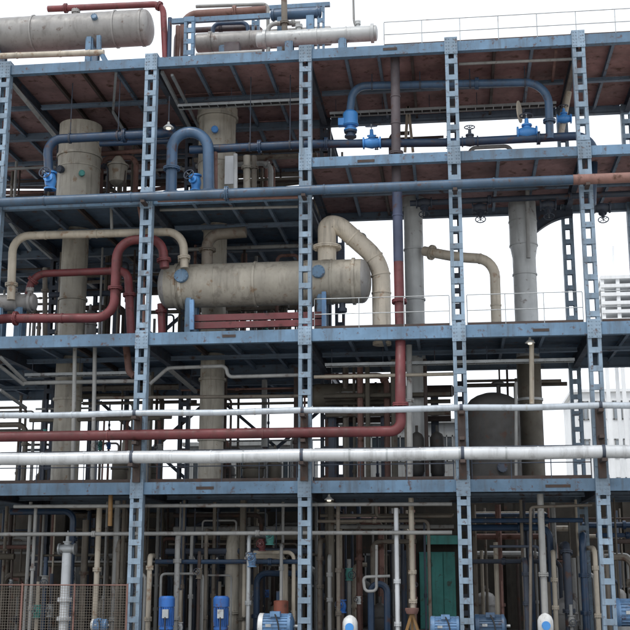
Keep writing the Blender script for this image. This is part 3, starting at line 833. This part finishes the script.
# --- middle storey, centre and right
pipe('large pale beige duct rising from the right end of the big exchanger and turning down', [P(327, 262, 1.7), P(327, 224, 1.7), P(339, 225, 1.75), P(381, 262, 2.0), P(382, 345, 2.0)], PR(9.6, 1.8), 'pipe_cream', bend=.62, flanges=(.08,), bands=(.36, .52, .62, .72), n=22)
pipe('thin curved grey pipe above the pale duct', [P(352, 242, 2.6), P(364, 229, 2.6), P(367, 250, 2.6)], PR(1.6, 2.6), 'pipe_grey', bend=.3)
pipe('standpipe, violet above and right of the big exchanger', [P(397, 185, .5), P(398.5, 262, .5)], PR(5.2, .5), 'pipe_violet', bands=(.4,), n=18)
zred = P(200, 434, -.45).z
r1 = P(398.5, 262.2, .5)
xe = P(401, 434, -.45).x
pipe('long red pipe coming down the right standpipe and running left between the white pipes', [r1, P(400.5, 345, .2), (xe, -.45, zred + 1.2), (xe, -.45, zred), (X_OUT_L, -.45, zred)], PR(5.2, 0), 'pipe_red', bend=.3, flanges=(.055, .2), bands=(.4, .6, .8), n=18)
pipe('grey beige pipe elbowing down left of the pale cone tower', [P(424, 251, 3.9), P(458, 257.5, 3.3), P(494.5, 259, 3.0), P(497, 345, 3.0)], PR(5.2, 3.2), 'pipe_beige', bend=.75, flanges=(.06,), bands=(.4, .75), n=18)
pipe('thin grey pipe running down the front of the pale cone tower', [P(527, 175, 3.3), P(528.5, 258, 3.3)], PR(2.2, 3.3), 'pipe_grey')
for (x, y) in ((424, 203), (480, 208), (548, 205), (602, 208)):
    handwheel_valve({424: 'dark valve under the second deck left of the fourth column', 480: 'dark valve under the second deck right of the fourth column', 548: 'dark valve under the second deck near the curved haunch', 602: 'dark valve under the second deck right of the rightmost column'}[x], P(x, y, 3.2), .11, 'dark_steel', (0, -.4, -1))
pipe('dark pipe running under the second deck through the right bays', [P(410, 203.4, 3.2), P(640, 193, 3.2)], .1, 'dark_steel', flanges=(.35, .7))
# --- third storey
pipe('thin grey pipe along the third storey in the second bay', [P(150, 384, 1.0), P(168, 368, 1.0), P(226, 366, 1.0), P(228, 377, 1.0), P(300, 375, 1.0)], PR(1.9, 1), 'pipe_grey', bend=.15)
pipe('thin beige pipe along the third storey in the middle bay', [P(314, 377, 1.0), P(454, 374, 1.0)], PR(1.8, 1), 'pipe_beige')
pipe('thin grey pipe along the third storey in the leftmost bay', [P(24, 383, 1.4), P(136, 381, 1.4)], PR(2.2, 1.4), 'pipe_grey')
pipe('lower thin drab pipe along the third storey in the leftmost and second bays', [P(95, 398, 2), P(300, 396, 2)], PR(1.8, 2), 'pipe_drab')
for x, wd in ((74, 'left'), (94, 'right')):
    pipe('%s of two thin pale vertical pipes in the leftmost bay above the white pipes' % wd, [P(x + 1, 345, .8), P(x - 1.5, 490, .8)], PR(2.1, .8), 'pipe_grey')
pipe('orange rusty drop pipe left of the second column on the third storey', [P(126, 345, 1.2), P(129, 372, 1.2), P(134, 376, 1.2)], PR(3.6, 1.2), 'pipe_rust', bend=.2)
pipe('pale pipe beside the red standpipe on the third storey', [P(409, 345, 1.2), P(410, 486, 1.2)], PR(3, 1.2), 'pipe_grey', flanges=(.4,))
pipe('ochre rusty pipe under the third deck in the rightmost bay', [P(531.5, 340, .8), P(531.8, 404, .8)], PR(2.4, .8), 'pipe_beige')
bell_lamp('white lamp under the third deck above the dark domed tank', P(530, 343, .4), PR(5, .4), .1)
# --- the two white pipes in front of everything
xw0, xw1 = X_OUT_L - 4, X_OUT_R + 4
def sagging(z, Y, amp):
    sup = [X_OUT_L - 4.5] + [X_OUT_L] + XC + [X_OUT_R, X_OUT_R + 5]
    pts = []
    for a, b in zip(sup[:-1], sup[1:]):
        for k in range(6):
            u = k / 6
            pts.append(V((a + (b - a) * u, Y, z - amp * math.sin(math.pi * u) ** 2)))
    return pts + [V((sup[-1], Y, z))]
def front_line(label, z, Y, r, amp, seam, m='pipe_white'):
    path = sagging(z, Y, amp)
    root = empty('pipe', V((0, Y, z - r)), None, label, 'pipe')
    MB().tube(path, r, 24).build('pipe_run', m, root)
    x = -17.0
    while x < 9.5:
        k = max(i for i in range(len(path) - 1) if path[i].x <= x)
        u = (x - path[k].x) / (path[k + 1].x - path[k].x)
        q = path[k].lerp(path[k + 1], u)
        ring(q, (1, 0, 0), r, .05, .008).build('cladding_band', m if rnd.random() < .6 else 'galvanised', root)
        x += seam * rnd.uniform(.8, 1.25)
    for x in XC + [X_OUT_R]:
        ring((x, Y, z), (1, 0, 0), r, .09, .014).build('pipe_clamp', 'dark_steel', root)
    return root
front_line('thin upper white pipe crossing the whole front', zA, -.62, PR(3.2, -.6), .03, 1.9, 'pipe_pale')
front_line('thick lower white pipe crossing the whole front', zC, -.72, PR(6.4, -.7), .02, 1.1)

# ================================================================== ground storey
def vp(label, x, y0, y1, Y, wpx, m, flanges=(), group=None, dx=0.0):
    a, b = P(x, y0, Y), P(x + dx, y1, Y)
    b = V((a.x, Y, max(0.0, b.z)))
    return pipe(label, [a, b], PR(wpx / 2, Y), m, flanges=flanges, group=group)
pipe('upper thin pale pipe under the lowest deck', [P(14, 506.5, .6), P(296, 505, .6), P(318, 504.5, .6), P(452, 504, .6)], PR(1.9, .6), 'pipe_grey', bands=(.3, .7))
pipe('lower thin pale pipe below the lowest deck', [P(-20, 534.5, .7), P(298, 533, .7), P(452, 532.5, .7)], PR(2.0, .7), 'pipe_grey', flanges=(.25, .6))
pipe('thin pale bracket pipe left of the paired standpipes in the rightmost bay', [P(530.5, 640, .8), P(530.5, 507, .8), P(592, 505, .8)], PR(1.5, .8), 'pipe_drab', bend=.1)
G = [(36, 505, 640, 1.0, 3.4, 'pipe_grey', 'thin pale standpipe near the left end of the ground storey'),
     (67, 553, 640, 1.3, 9.5, 'pipe_white', 'short thick white standpipe behind the wire fence'),
     (86, 520, 640, 2.6, 6.5, 'pipe_drab', 'drab standpipe right of the short white standpipe'),
     (99.5, 508, 640, 1.6, 5.6, 'pipe_beige', 'beige standpipe left of the ochre pipe'),
     (111, 480, 526, .4, 4.6, 'ochre', 'short ochre pipe hanging below the lowest deck left of the second column'),
     (119, 540, 640, 2.0, 4, 'pipe_drab', 'drab standpipe close left of the second column'),
     (150, 556, 640, .9, 5, 'pipe_beige', 'pale short standpipe close right of the second column'),
     (178, 533, 640, 1.5, 5.5, 'pipe_grey', 'grey standpipe behind the left blue pump'),
     (192, 533, 640, 2.0, 3.4, 'pipe_grey', 'thin grey standpipe between the two blue pumps'),
     (206.5, 530, 640, 2.2, 4, 'pipe_drab', 'dull standpipe just left of the right blue pump'),
     (233, 532, 640, 3.0, 14, 'vessel_beige', 'thick drab standpipe behind the right blue pump'),
     (249, 535, 640, 1.2, 4.2, 'galvanised', 'pale green grey standpipe right of the right blue pump'),
     (281.5, 545, 640, 1.5, 3.4, 'pipe_grey', 'thin pale standpipe left of the middle column'),
     (320, 540, 640, 2.5, 5, 'pipe_drab', 'first drab standpipe right of the middle column'),
     (329.5, 556, 640, 2.0, 4, 'pipe_grey', 'second standpipe right of the middle column'),
     (338, 505, 640, 1.2, 4, 'pipe_drab', 'tall drab standpipe left of the white actuator post'),
     (396, 508, 640, .9, 4.6, 'pipe_white', 'tall white standpipe, left one of the pair left of the teal door'),
     (411, 498, 640, 1.1, 5.4, 'pipe_beige', 'tall pale standpipe, right one of the pair left of the teal door'),
     (540, 494, 640, .9, 6.4, 'pipe_grey', 'thick grey standpipe behind the right white actuator'),
     (525, 560, 640, 1.5, 5, 'dark_steel', 'dark standpipe left of the thick grey standpipe'),
     (566, 545, 640, 2.0, 8, 'dark_steel', 'dark thick standpipe midway in the rightmost bay'),
     (582, 535, 640, 2.4, 7, 'pipe_navy', 'dark blue standpipe left of the rightmost column'),
     (594.5, 548, 640, 2.0, 4.6, 'pipe_beige', 'pale standpipe close left of the rightmost column'),
     (553, 552, 640, 1.7, 4.5, 'pipe_beige', 'pale standpipe right of the thick grey standpipe')]
for x, y0, y1, Y, wpx, m, lb in G:
    if y1 < 600:
        p0, p1 = P(x, y0, Y), P(x - 1, y1, Y)
        pipe(lb, [p0, p1], PR(wpx / 2, Y), m)
    else:
        a = P(x, y0, Y)
        pts = [a, V((a.x, Y, 0.0))]
        if y0 > 528 and 'short thick white' not in lb: pts.insert(0, a + V((rnd.uniform(-.3, .3), rnd.uniform(1.2, 2.5), .02)))
        pipe(lb, pts, PR(wpx / 2, Y), m, flanges=(rnd.uniform(.4, .55), rnd.uniform(.65, .85)))
        if 'short thick white' in lb: WHITE_TOP = a
handwheel_valve('grey valve on top of the short thick white standpipe', WHITE_TOP + Z * .12, .11, 'galvanised', (0, 0, 1))
pipe('thin grey hooked pipe between the middle and fourth columns', [P(376.5, 545, 1.3), P(376.5, 591, 1.3), P(365, 591.5, 1.3), P(363, 577, 1.3), P(390, 576, 1.3)], PR(1.5, 1.3), 'pipe_grey', bend=.12)
pipe('dark overhead pipe in the third bay below the lowest deck', [P(376, 506, 2), P(377, 517, 2), P(452, 516, 2)], PR(1.8, 2), 'pipe_drab', bend=.1)

def motor_pump(label, p, r, hgt, m):
    p = V(p); p.z = 0
    root = empty('vertical_pump', p, None, label, 'pump')
    MB().box(p + Z * .1, (r * 2.6, r * 2.6, .2)).build('plinth', 'wall_grey', root)
    MB().lathe(p, Z, [(.2, r * .9), (.3, r * .9), (.3, r * .6), (.55, r * .7), (.6, r * .95), (.66, r * .95)], 20).build('pump_casing', m, root)
    mb = MB().lathe(p, Z, [(.66, r * .85), (hgt - .3, r * .85)], 20)
    for k in range(20):
        an = 2 * math.pi * k / 20
        d = V((math.cos(an), math.sin(an), 0))
        mb.bar(p + d * r * .93 + Z * .70, p + d * r * .93 + Z * (hgt - .32), .02, r * .2)
    mb.build('motor', m, root)
    MB().lathe(p, Z, [(hgt - .3, r * .9), (hgt - .3, r * 1.05), (hgt - .06, r * 1.05), (hgt, r * .8), (hgt, .02)], 20).build('fan_cowl', m, root)
    MB().box(p + V((r * .15, -r * 1.1, hgt * .68)), (r * .8, r * .5, hgt * .16)).build('terminal_box', 'galvanised', root)
    MB().tube(fillet([p + V((r * .15, -r * 1.3, hgt * .62)), p + V((r * .2, -r * 1.5, hgt * .3)), p + V((r * 1.6, -r * 1.2, .03))], .3), .022, 7).build('cable', 'black_rubber', root)
    MB().tube([p + V((-r * 2.2, 0, .4)), p + V((r * 2.2, 0, .4))], r * .42, 12).build('suction_pipe', 'pipe_drab', root)
    return root
for x, lb in ((167, 'bright blue upright pump motor, left of two, right of the second column'), (221.5, 'bright blue upright pump motor, right of two, in the second bay')):
    p = P(x, 596, .3)
    motor_pump(lb, p, PR(7.6, .3), p.z, 'pump_blue')
def lying_motor(label, x0, x1, ytop, Y, m, endm, dirx=1):
    a, b = P(x0, ytop, Y), P(x1, ytop, Y)
    L = b.x - a.x
    r = min(.42, L * .36)
    zc = a.z - r
    root = empty('electric_motor', ((a.x + b.x) / 2, Y, 0), None, label, 'motor')
    c0 = V((a.x, Y, zc))
    ax = V((1, 0, 0))
    mb = MB().lathe(c0, ax, [(L * .14, r * .88), (L * .86, r * .88)], 24)
    for k in range(24):
        an = 2 * math.pi * k / 24
        d = V((0, math.cos(an), math.sin(an)))
        mb.bar(c0 + d * r * .94 + ax * L * .15, c0 + d * r * .94 + ax * L * .85, .02, .02)
    mb.build('finned_body', m, root)
    MB().lathe(c0, ax, [(L * .02, r * .5), (0, r * .85), (L * .03, r), (L * .15, r), (L * .15, r * .8)], 24).build('fan_cowl', endm, root)
    MB().lathe(c0, ax, [(L * .85, r * .8), (L * .85, r), (L * .93, r), (L, r * .55), (L, r * .2)], 24).build('end_shield', m, root)
    MB().tube([c0 + ax * L * .98, c0 + ax * (L * 1.12)], r * .14, 10).build('shaft', 'galvanised', root)
    MB().box(c0 + V((L * .5, -r * .55, r * .95)), (L * .28, r * .6, r * .4)).build('terminal_box', m, root)
    MB().tube(fillet([c0 + V((L * .5, -r * .8, r * .95)), c0 + V((L * .62, -r * 1.25, r * .3)), V((c0.x + L * .7, Y - r * 1.4, .02))], .3), .022, 7).build('cable', 'black_rubber', root)
    MB().box(c0 + V((L * .32, -r * .99, r * .1)), (L * .16, .012, r * .22)).build('nameplate', 'galvanised', root)
    MB().box(((a.x + b.x) / 2, Y, (zc - r * .8) / 2), (L * .9, r * 1.5, max(.05, zc - r * .8))).build('plinth', 'wall_grey', root)
    return root
lying_motor('light blue and white lying motor left of the middle column', 259, 294, 613, .2, 'motor_sky', 'white_paint')
lying_motor('light blue lying motor below the teal door', 430, 461, 616, .3, 'motor_sky', 'motor_sky')
lying_motor('dull blue lying motor right of the fourth column', 474, 506, 614, .5, 'pipe_slate', 'pipe_slate')
lying_motor('large light blue lying motor at the right picture edge', 611, 662, 598, .6, 'motor_sky', 'motor_sky')
lying_motor('pale blue lying motor behind the wire fence', 92, 108, 619, .9, 'motor_sky', 'white_paint')
def actuator(label, x, ytop, Y):
    t = P(x, ytop, Y)
    r = PR(7.5, Y)
    root = empty('valve_actuator', (t.x, Y, 0), None, label, 'actuator')
    c = V((t.x, Y, t.z))
    MB().lathe(c, -Z, [(0, .02), (.03, r * .45), (.10, r * .8), (.2, r * .98), (.5, r), (.56, r * .8), (.62, r * .6)], 22).build('housing', 'white_paint', root)
    MB().lathe(c + V((0, -r * .9, -.33)), front, [(-.04, r * .2), (-.04, r * .55), (.05, r * .55), (.05, r * .02)], 18).build('blue_cover', 'valve_blue', root)
    MB().tube([V((t.x, Y, 0)), c - Z * .6], r * .5, 12).build('post', 'pipe_grey', root)
actuator('white domed actuator with blue cover in the third bay', 350, 615, .2)
actuator('white domed actuator with blue cover in front of the thick grey standpipe', 545, 613, .2)
# ochre tripod support and red pieces near the fourth column
t = empty('pipe_tripod', P(412, 640, .8), None, 'ochre brown tripod support at the foot of the pale standpipes', 'support')
apex = P(412, 612, .8)
for dx, dy in ((-.22, -.1), (.22, -.1), (0, .2)):
    MB().bar((apex.x + dx * 1.6, apex.y + dy, 0), apex, .07).build('leg', 'ochre', t)
MB().lathe(apex - Z * .05, Z, [(0, .16), (.1, .2), (.16, .2), (.16, .08)], 12).build('collar', 'pipe_rust', t)
vert_vessel('small_drum', 'orange red drum behind the light blue and white motor', [(0, .22), (.3, .22), (.33, .24), (.38, .22), (P(281, 601, 1.4).z, .22), (P(281, 601, 1.4).z + .02, .15)], P(281, 610, 1.4).x, 1.4, 0, 'orange_red', rings=((.6, .22, .04, .015),), cat='drum')
handwheel_valve('teal green valve high in the second bay of the ground storey', P(270, 538, 1.3), .085, 'teal', (0, -1, .3), axis=(0, 0, 1))
handwheel_valve('red wheeled valve beside the teal green valve', P(262, 545, 1.5), .075, 'pipe_red', (0, -1, .1), axis=(0, 0, 1), wm='pipe_red')
handwheel_valve('light blue valve low in the second bay, right of the right blue pump', P(252, 560, 1.2), .085, 'motor_sky', (0, -1, .3), axis=(0, 0, 1))
for k, x in enumerate((160, 194, 217, 265, 276, 298)):
    bell_lamp('small lit lamp hanging in the second bay of the ground storey', P(x, 561, 3.2), .10, P(x, 512, 3.2).z - P(x, 561, 3.2).z, 'lamps in the second bay of the ground storey')
bell_lamp('small lamp just below the lowest deck right of the middle column', P(329, 500, .5), .14, .05)

# wire fence at the lower left
fz = P(60, 585, -.6)
x0f, x1f = P(-30, 600, -.6).x, P(127, 600, -.6).x
F = empty('wire_fence', ((x0f + x1f) / 2, -.6, 0), None, 'rusty wire mesh fence panel left of the second column', 'fence')
npan = 3
for k in range(npan + 1):
    x = x0f + (x1f - x0f) * k / npan
    MB().tube([(x, -.6, 0), (x, -.6, fz.z + .04)], .028, 8).build('fence_post', 'pipe_rust', F)
for zz in (fz.z, .15):
    MB().tube([(x0f, -.6, zz), (x1f, -.6, zz)], .018, 8).build('fence_rail', 'pipe_rust', F)
wm = MB()
n = int((x1f - x0f) / .075)
for k in range(n):
    x = x0f + (x1f - x0f) * (k + .5) / n
    wm.bar((x, -.6, .15), (x, -.6, fz.z), .008)
for k in range(int((fz.z - .15) / .075)):
    z = .19 + k * .075
    wm.bar((x0f, -.592, z), (x1f, -.592, z), .008)
tag(wm.build('wire_mesh', 'pipe_drab', F), None, None, None, 'stuff')

# ================================================================== crowded pipework deeper in the bays
bayn = ['leftmost bay', 'second bay', 'third bay', 'rightmost bay', 'edge bay', 'outer bay']
COLN = {'pipe_drab': 'drab', 'pipe_grey': 'grey', 'dark_steel': 'dark', 'pipe_rust': 'rusty', 'pipe_navy': 'navy', 'vessel_olive': 'olive', 'pipe_beige': 'beige', 'pipe_red': 'red', 'brown_steel': 'brown'}
def bay_x(k):
    if k == -1: return X_OUT_L + 1.5, XC[0] - .3
    e = XC + [X_OUT_R]
    return e[k] + .3, e[k + 1] - .3
FARPIPES = {}
def bg_pipe(label, pts, r, m, group, flanges, far_y):
    if pts[0][1] < far_y:
        return pipe(label, pts, r, m, group=group, n=8, flanges=flanges)
    mb = FARPIPES.setdefault(m, MB())
    path = fillet(pts, r * 3.2, 4) if len(pts) > 2 else [V(p) for p in pts]
    mb.tube(path, r, 7)
    for s in flanges:
        p, d = along(path, s)
        mb.lathe(p - d * .05, d, [(0, r * 1.5), (.1, r * 1.5)], 10)
def clear_view(x, y, storey):
    px, _ = proj((x, y, 1.5))
    return storey == 'ground storey' and (416 < px < 462 or (470 < px < 522 and (int(px * 7) % 3)))
def clutter(k, zl, zh, y0, y1, nv, nh, nvalve, storey, mats, nvess=0):
    xa, xb = bay_x(k)
    grp = 'background pipework, %s, %s' % (storey, bayn[k])
    far_y = 4.0 if storey == 'ground storey' else 5.4
    for i in range(nv):
        x, y = rnd.uniform(xa, xb), rnd.uniform(y0, y1)
        if clear_view(x, y, storey): continue
        r = rnd.choice((.03, .04, .05, .06, .075, .1))
        m = rnd.choice(mats)
        top = zh if rnd.random() < .55 else zl + (zh - zl) * rnd.uniform(.4, .9)
        lb = '%s upright background pipe, %s, %s' % (COLN[m], storey, bayn[k])
        if top < zh - .1 and not clear_view(x + 1.2, y, storey) and not clear_view(x - 1.2, y, storey):
            sx = rnd.choice((-1, 1)) * rnd.uniform(.4, 1.6)
            pts = [(x, y, zl), (x, y, top), (min(xb, max(xa, x + sx)), y + .02, top)]
            if rnd.random() < .6: pts.append((pts[-1][0] + .001, y + .02, zl))
            if abs(pts[2][0] - x) < .3: pts = pts[:2]
        else: pts = [(x, y, zl), (x, y, top)]
        bg_pipe(lb, pts, r, m, grp + ', uprights', (rnd.uniform(.15, .45),) if rnd.random() < .6 else (), far_y)
    for i in range(nh):
        y = rnd.uniform(y0, y1); z = zl + (zh - zl) * rnd.uniform(.55 if storey in ('third storey', 'ground storey') else .25, .97)
        if storey == 'ground storey' and k == 2: z = zl + (zh - zl) * rnd.uniform(.8, .97)
        r = rnd.choice((.035, .05, .07, .1))
        m = rnd.choice(mats)
        a, b = (xa, xb) if rnd.random() < .5 else (xa, rnd.uniform(xa + 1.5, xb))
        pts = [(a - .15, y, z), (b, y, z)]
        if b < xb - .2: pts.append((b, y, zl))
        bg_pipe('%s level background pipe, %s, %s' % (COLN[m], storey, bayn[k]), pts, r, m, grp + ', level runs', (rnd.uniform(.2, .8),), far_y)
    for i in range(nvalve):
        x, y = rnd.uniform(xa + .2, xb - .2), rnd.uniform(y0, min(y1, far_y + 1.5))
        if clear_view(x, y, storey): continue
        z = zl + (zh - zl) * rnd.uniform(.12, .5)
        r = rnd.choice((.05, .065, .08))
        m = rnd.choice(['dark_steel', 'pipe_drab', 'pipe_grey', 'pump_blue', 'teal', 'white_paint', 'galvanised', 'white_paint'][:5 if storey != 'ground storey' else 8])
        handwheel_valve('small background valve, %s, %s' % (storey, bayn[k]), (x, y, z), r, m, (rnd.uniform(-.4, .4), -1, rnd.uniform(-.2, .3)), axis=(0, 0, 1), group=grp + ', valves')
        pipe('thin background standpipe with valve, %s, %s' % (storey, bayn[k]), [(x, y, zl), (x, y, z + rnd.uniform(.4, 1.2))], r * .8, rnd.choice(mats), group=grp + ', valve standpipes', n=8)
    for i in range(nvess):
        x, y = rnd.uniform(xa + .4, xb - .4), rnd.uniform(y0 + .3, y1)
        if clear_view(x, y, storey): continue
        r = rnd.uniform(.22, .42); hh = rnd.uniform(.9, 1.9)
        m = rnd.choice(['vessel_olive', 'vessel_grey', 'vessel_beige', 'tank_dark'])
        t = vert_vessel('small_vessel', 'small upright background vessel on legs, %s, %s' % (storey, bayn[k]), [(zl + .3, .06), (zl + .36, r * .7), (zl + .5, r), (zl + hh, r), (zl + hh + .12, r * .75), (zl + hh + .2, r * .2), (zl + hh + .4, r * .2)], x, y, zl, m, rings=((zl + hh * .8, r, .05, .045),), n=18)
        t['group'] = grp + ', vessels'
        for q in (-1, 1): MB().bar((x + q * r * .8, y, zl), (x + q * r * .8, y, zl + .6), .06).build('leg', 'dark_steel', t)
dm = ['pipe_drab', 'pipe_drab', 'pipe_grey', 'dark_steel', 'pipe_rust', 'vessel_olive', 'brown_steel']
dm2 = dm + ['pipe_navy', 'pipe_beige', 'pipe_grey']
for k in (0, 1):
    clutter(k, zt2l, z1 - .05, 4.8, 10.2, 16, 9, 2, 'top storey', dm, 2)
    clutter(k, zt3, z2l - .05, 3.8, 10.2, 20, 12, 3, 'second storey', dm, 2)
    clutter(k, zt4, z3 - .05, 3.0, 10.2, 10, 9, 5, 'third storey', dm, 3)
clutter(-1, 0.0, z4 - .05, 3.0, 10.2, 26, 8, 5, 'ground storey', dm2, 3)
clutter(-1, zt2l, z1 - .05, 6.0, 10.2, 10, 8, 0, 'top storey', dm, 0)
clutter(-1, zt3, z2l - .05, 6.0, 10.2, 10, 8, 0, 'second storey', dm, 0)
clutter(-1, zt4, z3 - .05, 6.0, 10.2, 7, 6, 0, 'third storey', dm, 1)
for k in (-1, 0, 1):                # pipes slung high under the rear of the top deck
    xa, xb = bay_x(k)
    for j in range(6):
        m = rnd.choice(['pipe_rust', 'brown_steel', 'pipe_drab', 'pipe_umber'])
        FARPIPES.setdefault(m, MB()).tube([(xa - .2, 9 + rnd.uniform(0, 1.2), z1 - .25 - j * .24), (xb - (rnd.uniform(0, 2) if j > 2 else -.2), 9 + rnd.uniform(0, 1.2), z1 - .25 - j * .24)], rnd.choice((.06, .09, .11)), 8)
clutter(2, zt4, z3 - .05, 2.5, 5.5, 9, 6, 4, 'third storey', dm, 2)
clutter(3, zt4, z3 - .05, 4.6, 5.5, 3, 2, 2, 'third storey', dm, 0)
clutter(2, zt2r, z1 - .05, 4.6, 5.5, 1, 2, 1, 'top storey', dm, 0)
clutter(3, zt2r, z1 - .05, 4.6, 5.5, 1, 2, 1, 'top storey', dm, 0)
for k in (0, 1, 2, 3):
    clutter(k, 0.0, z4 - .05, 1.6, 10.2, 40, 10, 9, 'ground storey', dm2, 4)
clutter(4, 0.0, z4 - .05, 1.6, 10.2, 12, 5, 3, 'ground storey', dm2, 1)
def join_stuff(parts, name, label, cat):
    vs, fs, sm, mi = [], [], [], []
    me = bpy.data.meshes.new(name)
    for q, (m, mb) in enumerate(parts.items()):
        o = len(vs)
        vs += mb.v; fs += [tuple(i + o for i in f) for f in mb.f]; sm += mb.sm; mi += [q] * len(mb.f)
        me.materials.append(MATS[m])
    me.from_pydata(vs, [], fs)
    me.polygons.foreach_set('use_smooth', sm)
    me.polygons.foreach_set('material_index', mi)
    me.set_sharp_from_angle(angle=rad(40))
    o = bpy.data.objects.new(name, me)
    col.objects.link(o)
    WORLD[o.name] = V((0, 0, 0))
    return tag(o, label, cat, None, 'stuff')
join_stuff(FARPIPES, 'distant_pipework', 'tangle of thin pipes deep inside the bays of the structure', 'pipework')

# ================================================================== buildings behind
def building(name, label, xa, xb, Y, top, dep, m, wins=(), doors=(), cols=0, roofm='dark_steel', pane='glass_dark'):
    """wins: (x, z, w, h) lower-left in metres on the front face"""
    root = empty(name, ((xa + xb) / 2, Y + dep / 2, 0), None, label, 'building')
    MB().box(((xa + xb) / 2, Y + dep / 2, top / 2), (xb - xa, dep, top)).build('wall', m, root)
    MB().box(((xa + xb) / 2, Y + dep / 2 - .05, top + .1), (xb - xa + .5, dep + .4, .2)).build('roof', roofm, root)
    for x, z, ww, hh in wins:
        f = MB()
        f.box((x + ww / 2, Y - .03, z + .04), (ww + .1, .1, .08)); f.box((x + ww / 2, Y - .03, z + hh - .04), (ww + .1, .1, .08))
        f.box((x + .03, Y - .03, z + hh / 2), (.06, .1, hh)); f.box((x + ww - .03, Y - .03, z + hh / 2), (.06, .1, hh)); f.box((x + ww / 2, Y - .03, z + hh / 2), (.05, .1, hh))
        wo = f.build('window', 'wall_grey', root)
        MB().box((x + ww / 2, Y - .01, z + hh / 2), (ww - .1, .03, hh - .12)).build('pane', pane, wo)
    for x, z, ww, hh, dmn in doors:
        d = MB().box((x + ww / 2, Y - .04, z + hh / 2), (ww, .08, hh)).build('door', dmn, root)
        n = max(2, int(ww / .35))
        for q in range(n): MB().box((x + ww * (q + .5) / n, Y - .09, z + hh / 2), (ww / n - .04, .03, hh - .1)).build('door_panel', dmn, d)
    for q in range(cols):
        x = xa + (xb - xa) * (q + .5) / cols
        MB().box((x, Y - .1, top / 2), (.35, .2, top - .02)).build('pilaster', m, root)
    return root
zb_top = P(315, 489, 13).z
xd = P(420, 600, 13).x; xd2 = P(456, 600, 13).x
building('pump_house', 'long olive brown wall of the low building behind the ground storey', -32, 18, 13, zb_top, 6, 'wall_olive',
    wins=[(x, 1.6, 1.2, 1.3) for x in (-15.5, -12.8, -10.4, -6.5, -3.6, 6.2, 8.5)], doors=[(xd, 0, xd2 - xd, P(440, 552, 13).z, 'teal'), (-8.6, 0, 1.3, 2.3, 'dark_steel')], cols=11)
tag(MB().box(((P(426, 540, 12.8).x + P(462, 540, 12.8).x) / 2, 12.75, P(440, 540, 12.8).z), (P(462, 540, 12.8).x - P(426, 540, 12.8).x, .3, .34)).build('door_canopy', 'teal'), 'faded teal canopy box above the teal door', 'canopy')
def far(name, label, x0, x1, ytop, Y, m, nwx, nwz, dep=8, zlow=None):
    a, b = P(x0, ytop, Y), P(x1, ytop, Y)
    top = (a.z + b.z) / 2
    W = b.x - a.x
    wins = []
    for j in range(nwz):
        for i in range(nwx):
            wins.append((a.x + W * (i + .22) / nwx, top - 1.9 - j * 2.6, W / nwx * .55, 1.3))
    return building(name, label, a.x, b.x, Y, top, dep, m, wins, roofm='wall_pale' if Y > 30 else 'wall_grey', pane='pane_hazed' if Y > 30 else 'glass_dark')
far('workshop', 'grey flat roofed building seen between the middle and fourth columns', 343, 458, 424, 24, 'wall_grey', 5, 2)
far('workshop', 'grey flat roofed building seen behind the second bay', 188, 300, 446, 26, 'wall_grey', 5, 1)
far('workshop', 'pale far building at the right edge between the lower decks', 574, 660, 392, 46, 'wall_pale', 5, 4)
# louvred cooler bank on legs, far right
Yc = 40
ca, cb = P(600, 325, Yc), P(650, 325, Yc)
r0 = empty('cooler_bank', ((ca.x + cb.x) / 2, Yc, 0), None, 'pale stacked cooler bank on legs far behind the right edge', 'cooler')
for k in range(6):
    z = ca.z + k * (P(600, 283, Yc).z - ca.z) / 5
    MB().box(((ca.x + cb.x) / 2, Yc, z), (cb.x - ca.x, 3.0, .22)).build('louvre_tier', 'wall_pale', r0)
for q in (0, .33, .66, 1):
    for dy in (-1.3, 1.3):
        x = ca.x + .1 + (cb.x - ca.x - .2) * q
        MB().box((x, Yc + dy, P(600, 283, Yc).z / 2), (.22, .22, P(600, 283, Yc).z)).build('leg', 'wall_pale', r0)
MB().tube([P(613, 284, Yc), P(613, 246, Yc)], .07, 8).build('vent_mast', 'wall_pale', r0)

# things that share a description are told apart by their order across the picture
ordn = ['first', 'second', 'third', 'fourth', 'fifth', 'sixth', 'seventh', 'eighth', 'ninth', 'tenth', 'eleventh', 'twelfth', 'thirteenth']
by = {}
for o in list(bpy.data.objects):
    if o.parent is None and o.get('label') and o.get('group'): by.setdefault(o['label'], []).append(o)
for lb, os_ in by.items():
    if len(os_) < 2: continue
    os_.sort(key=lambda o: proj(WORLD[o.name])[0])
    for i, o in enumerate(os_[:13]): o['label'] = lb + ', %s from left' % ordn[i]
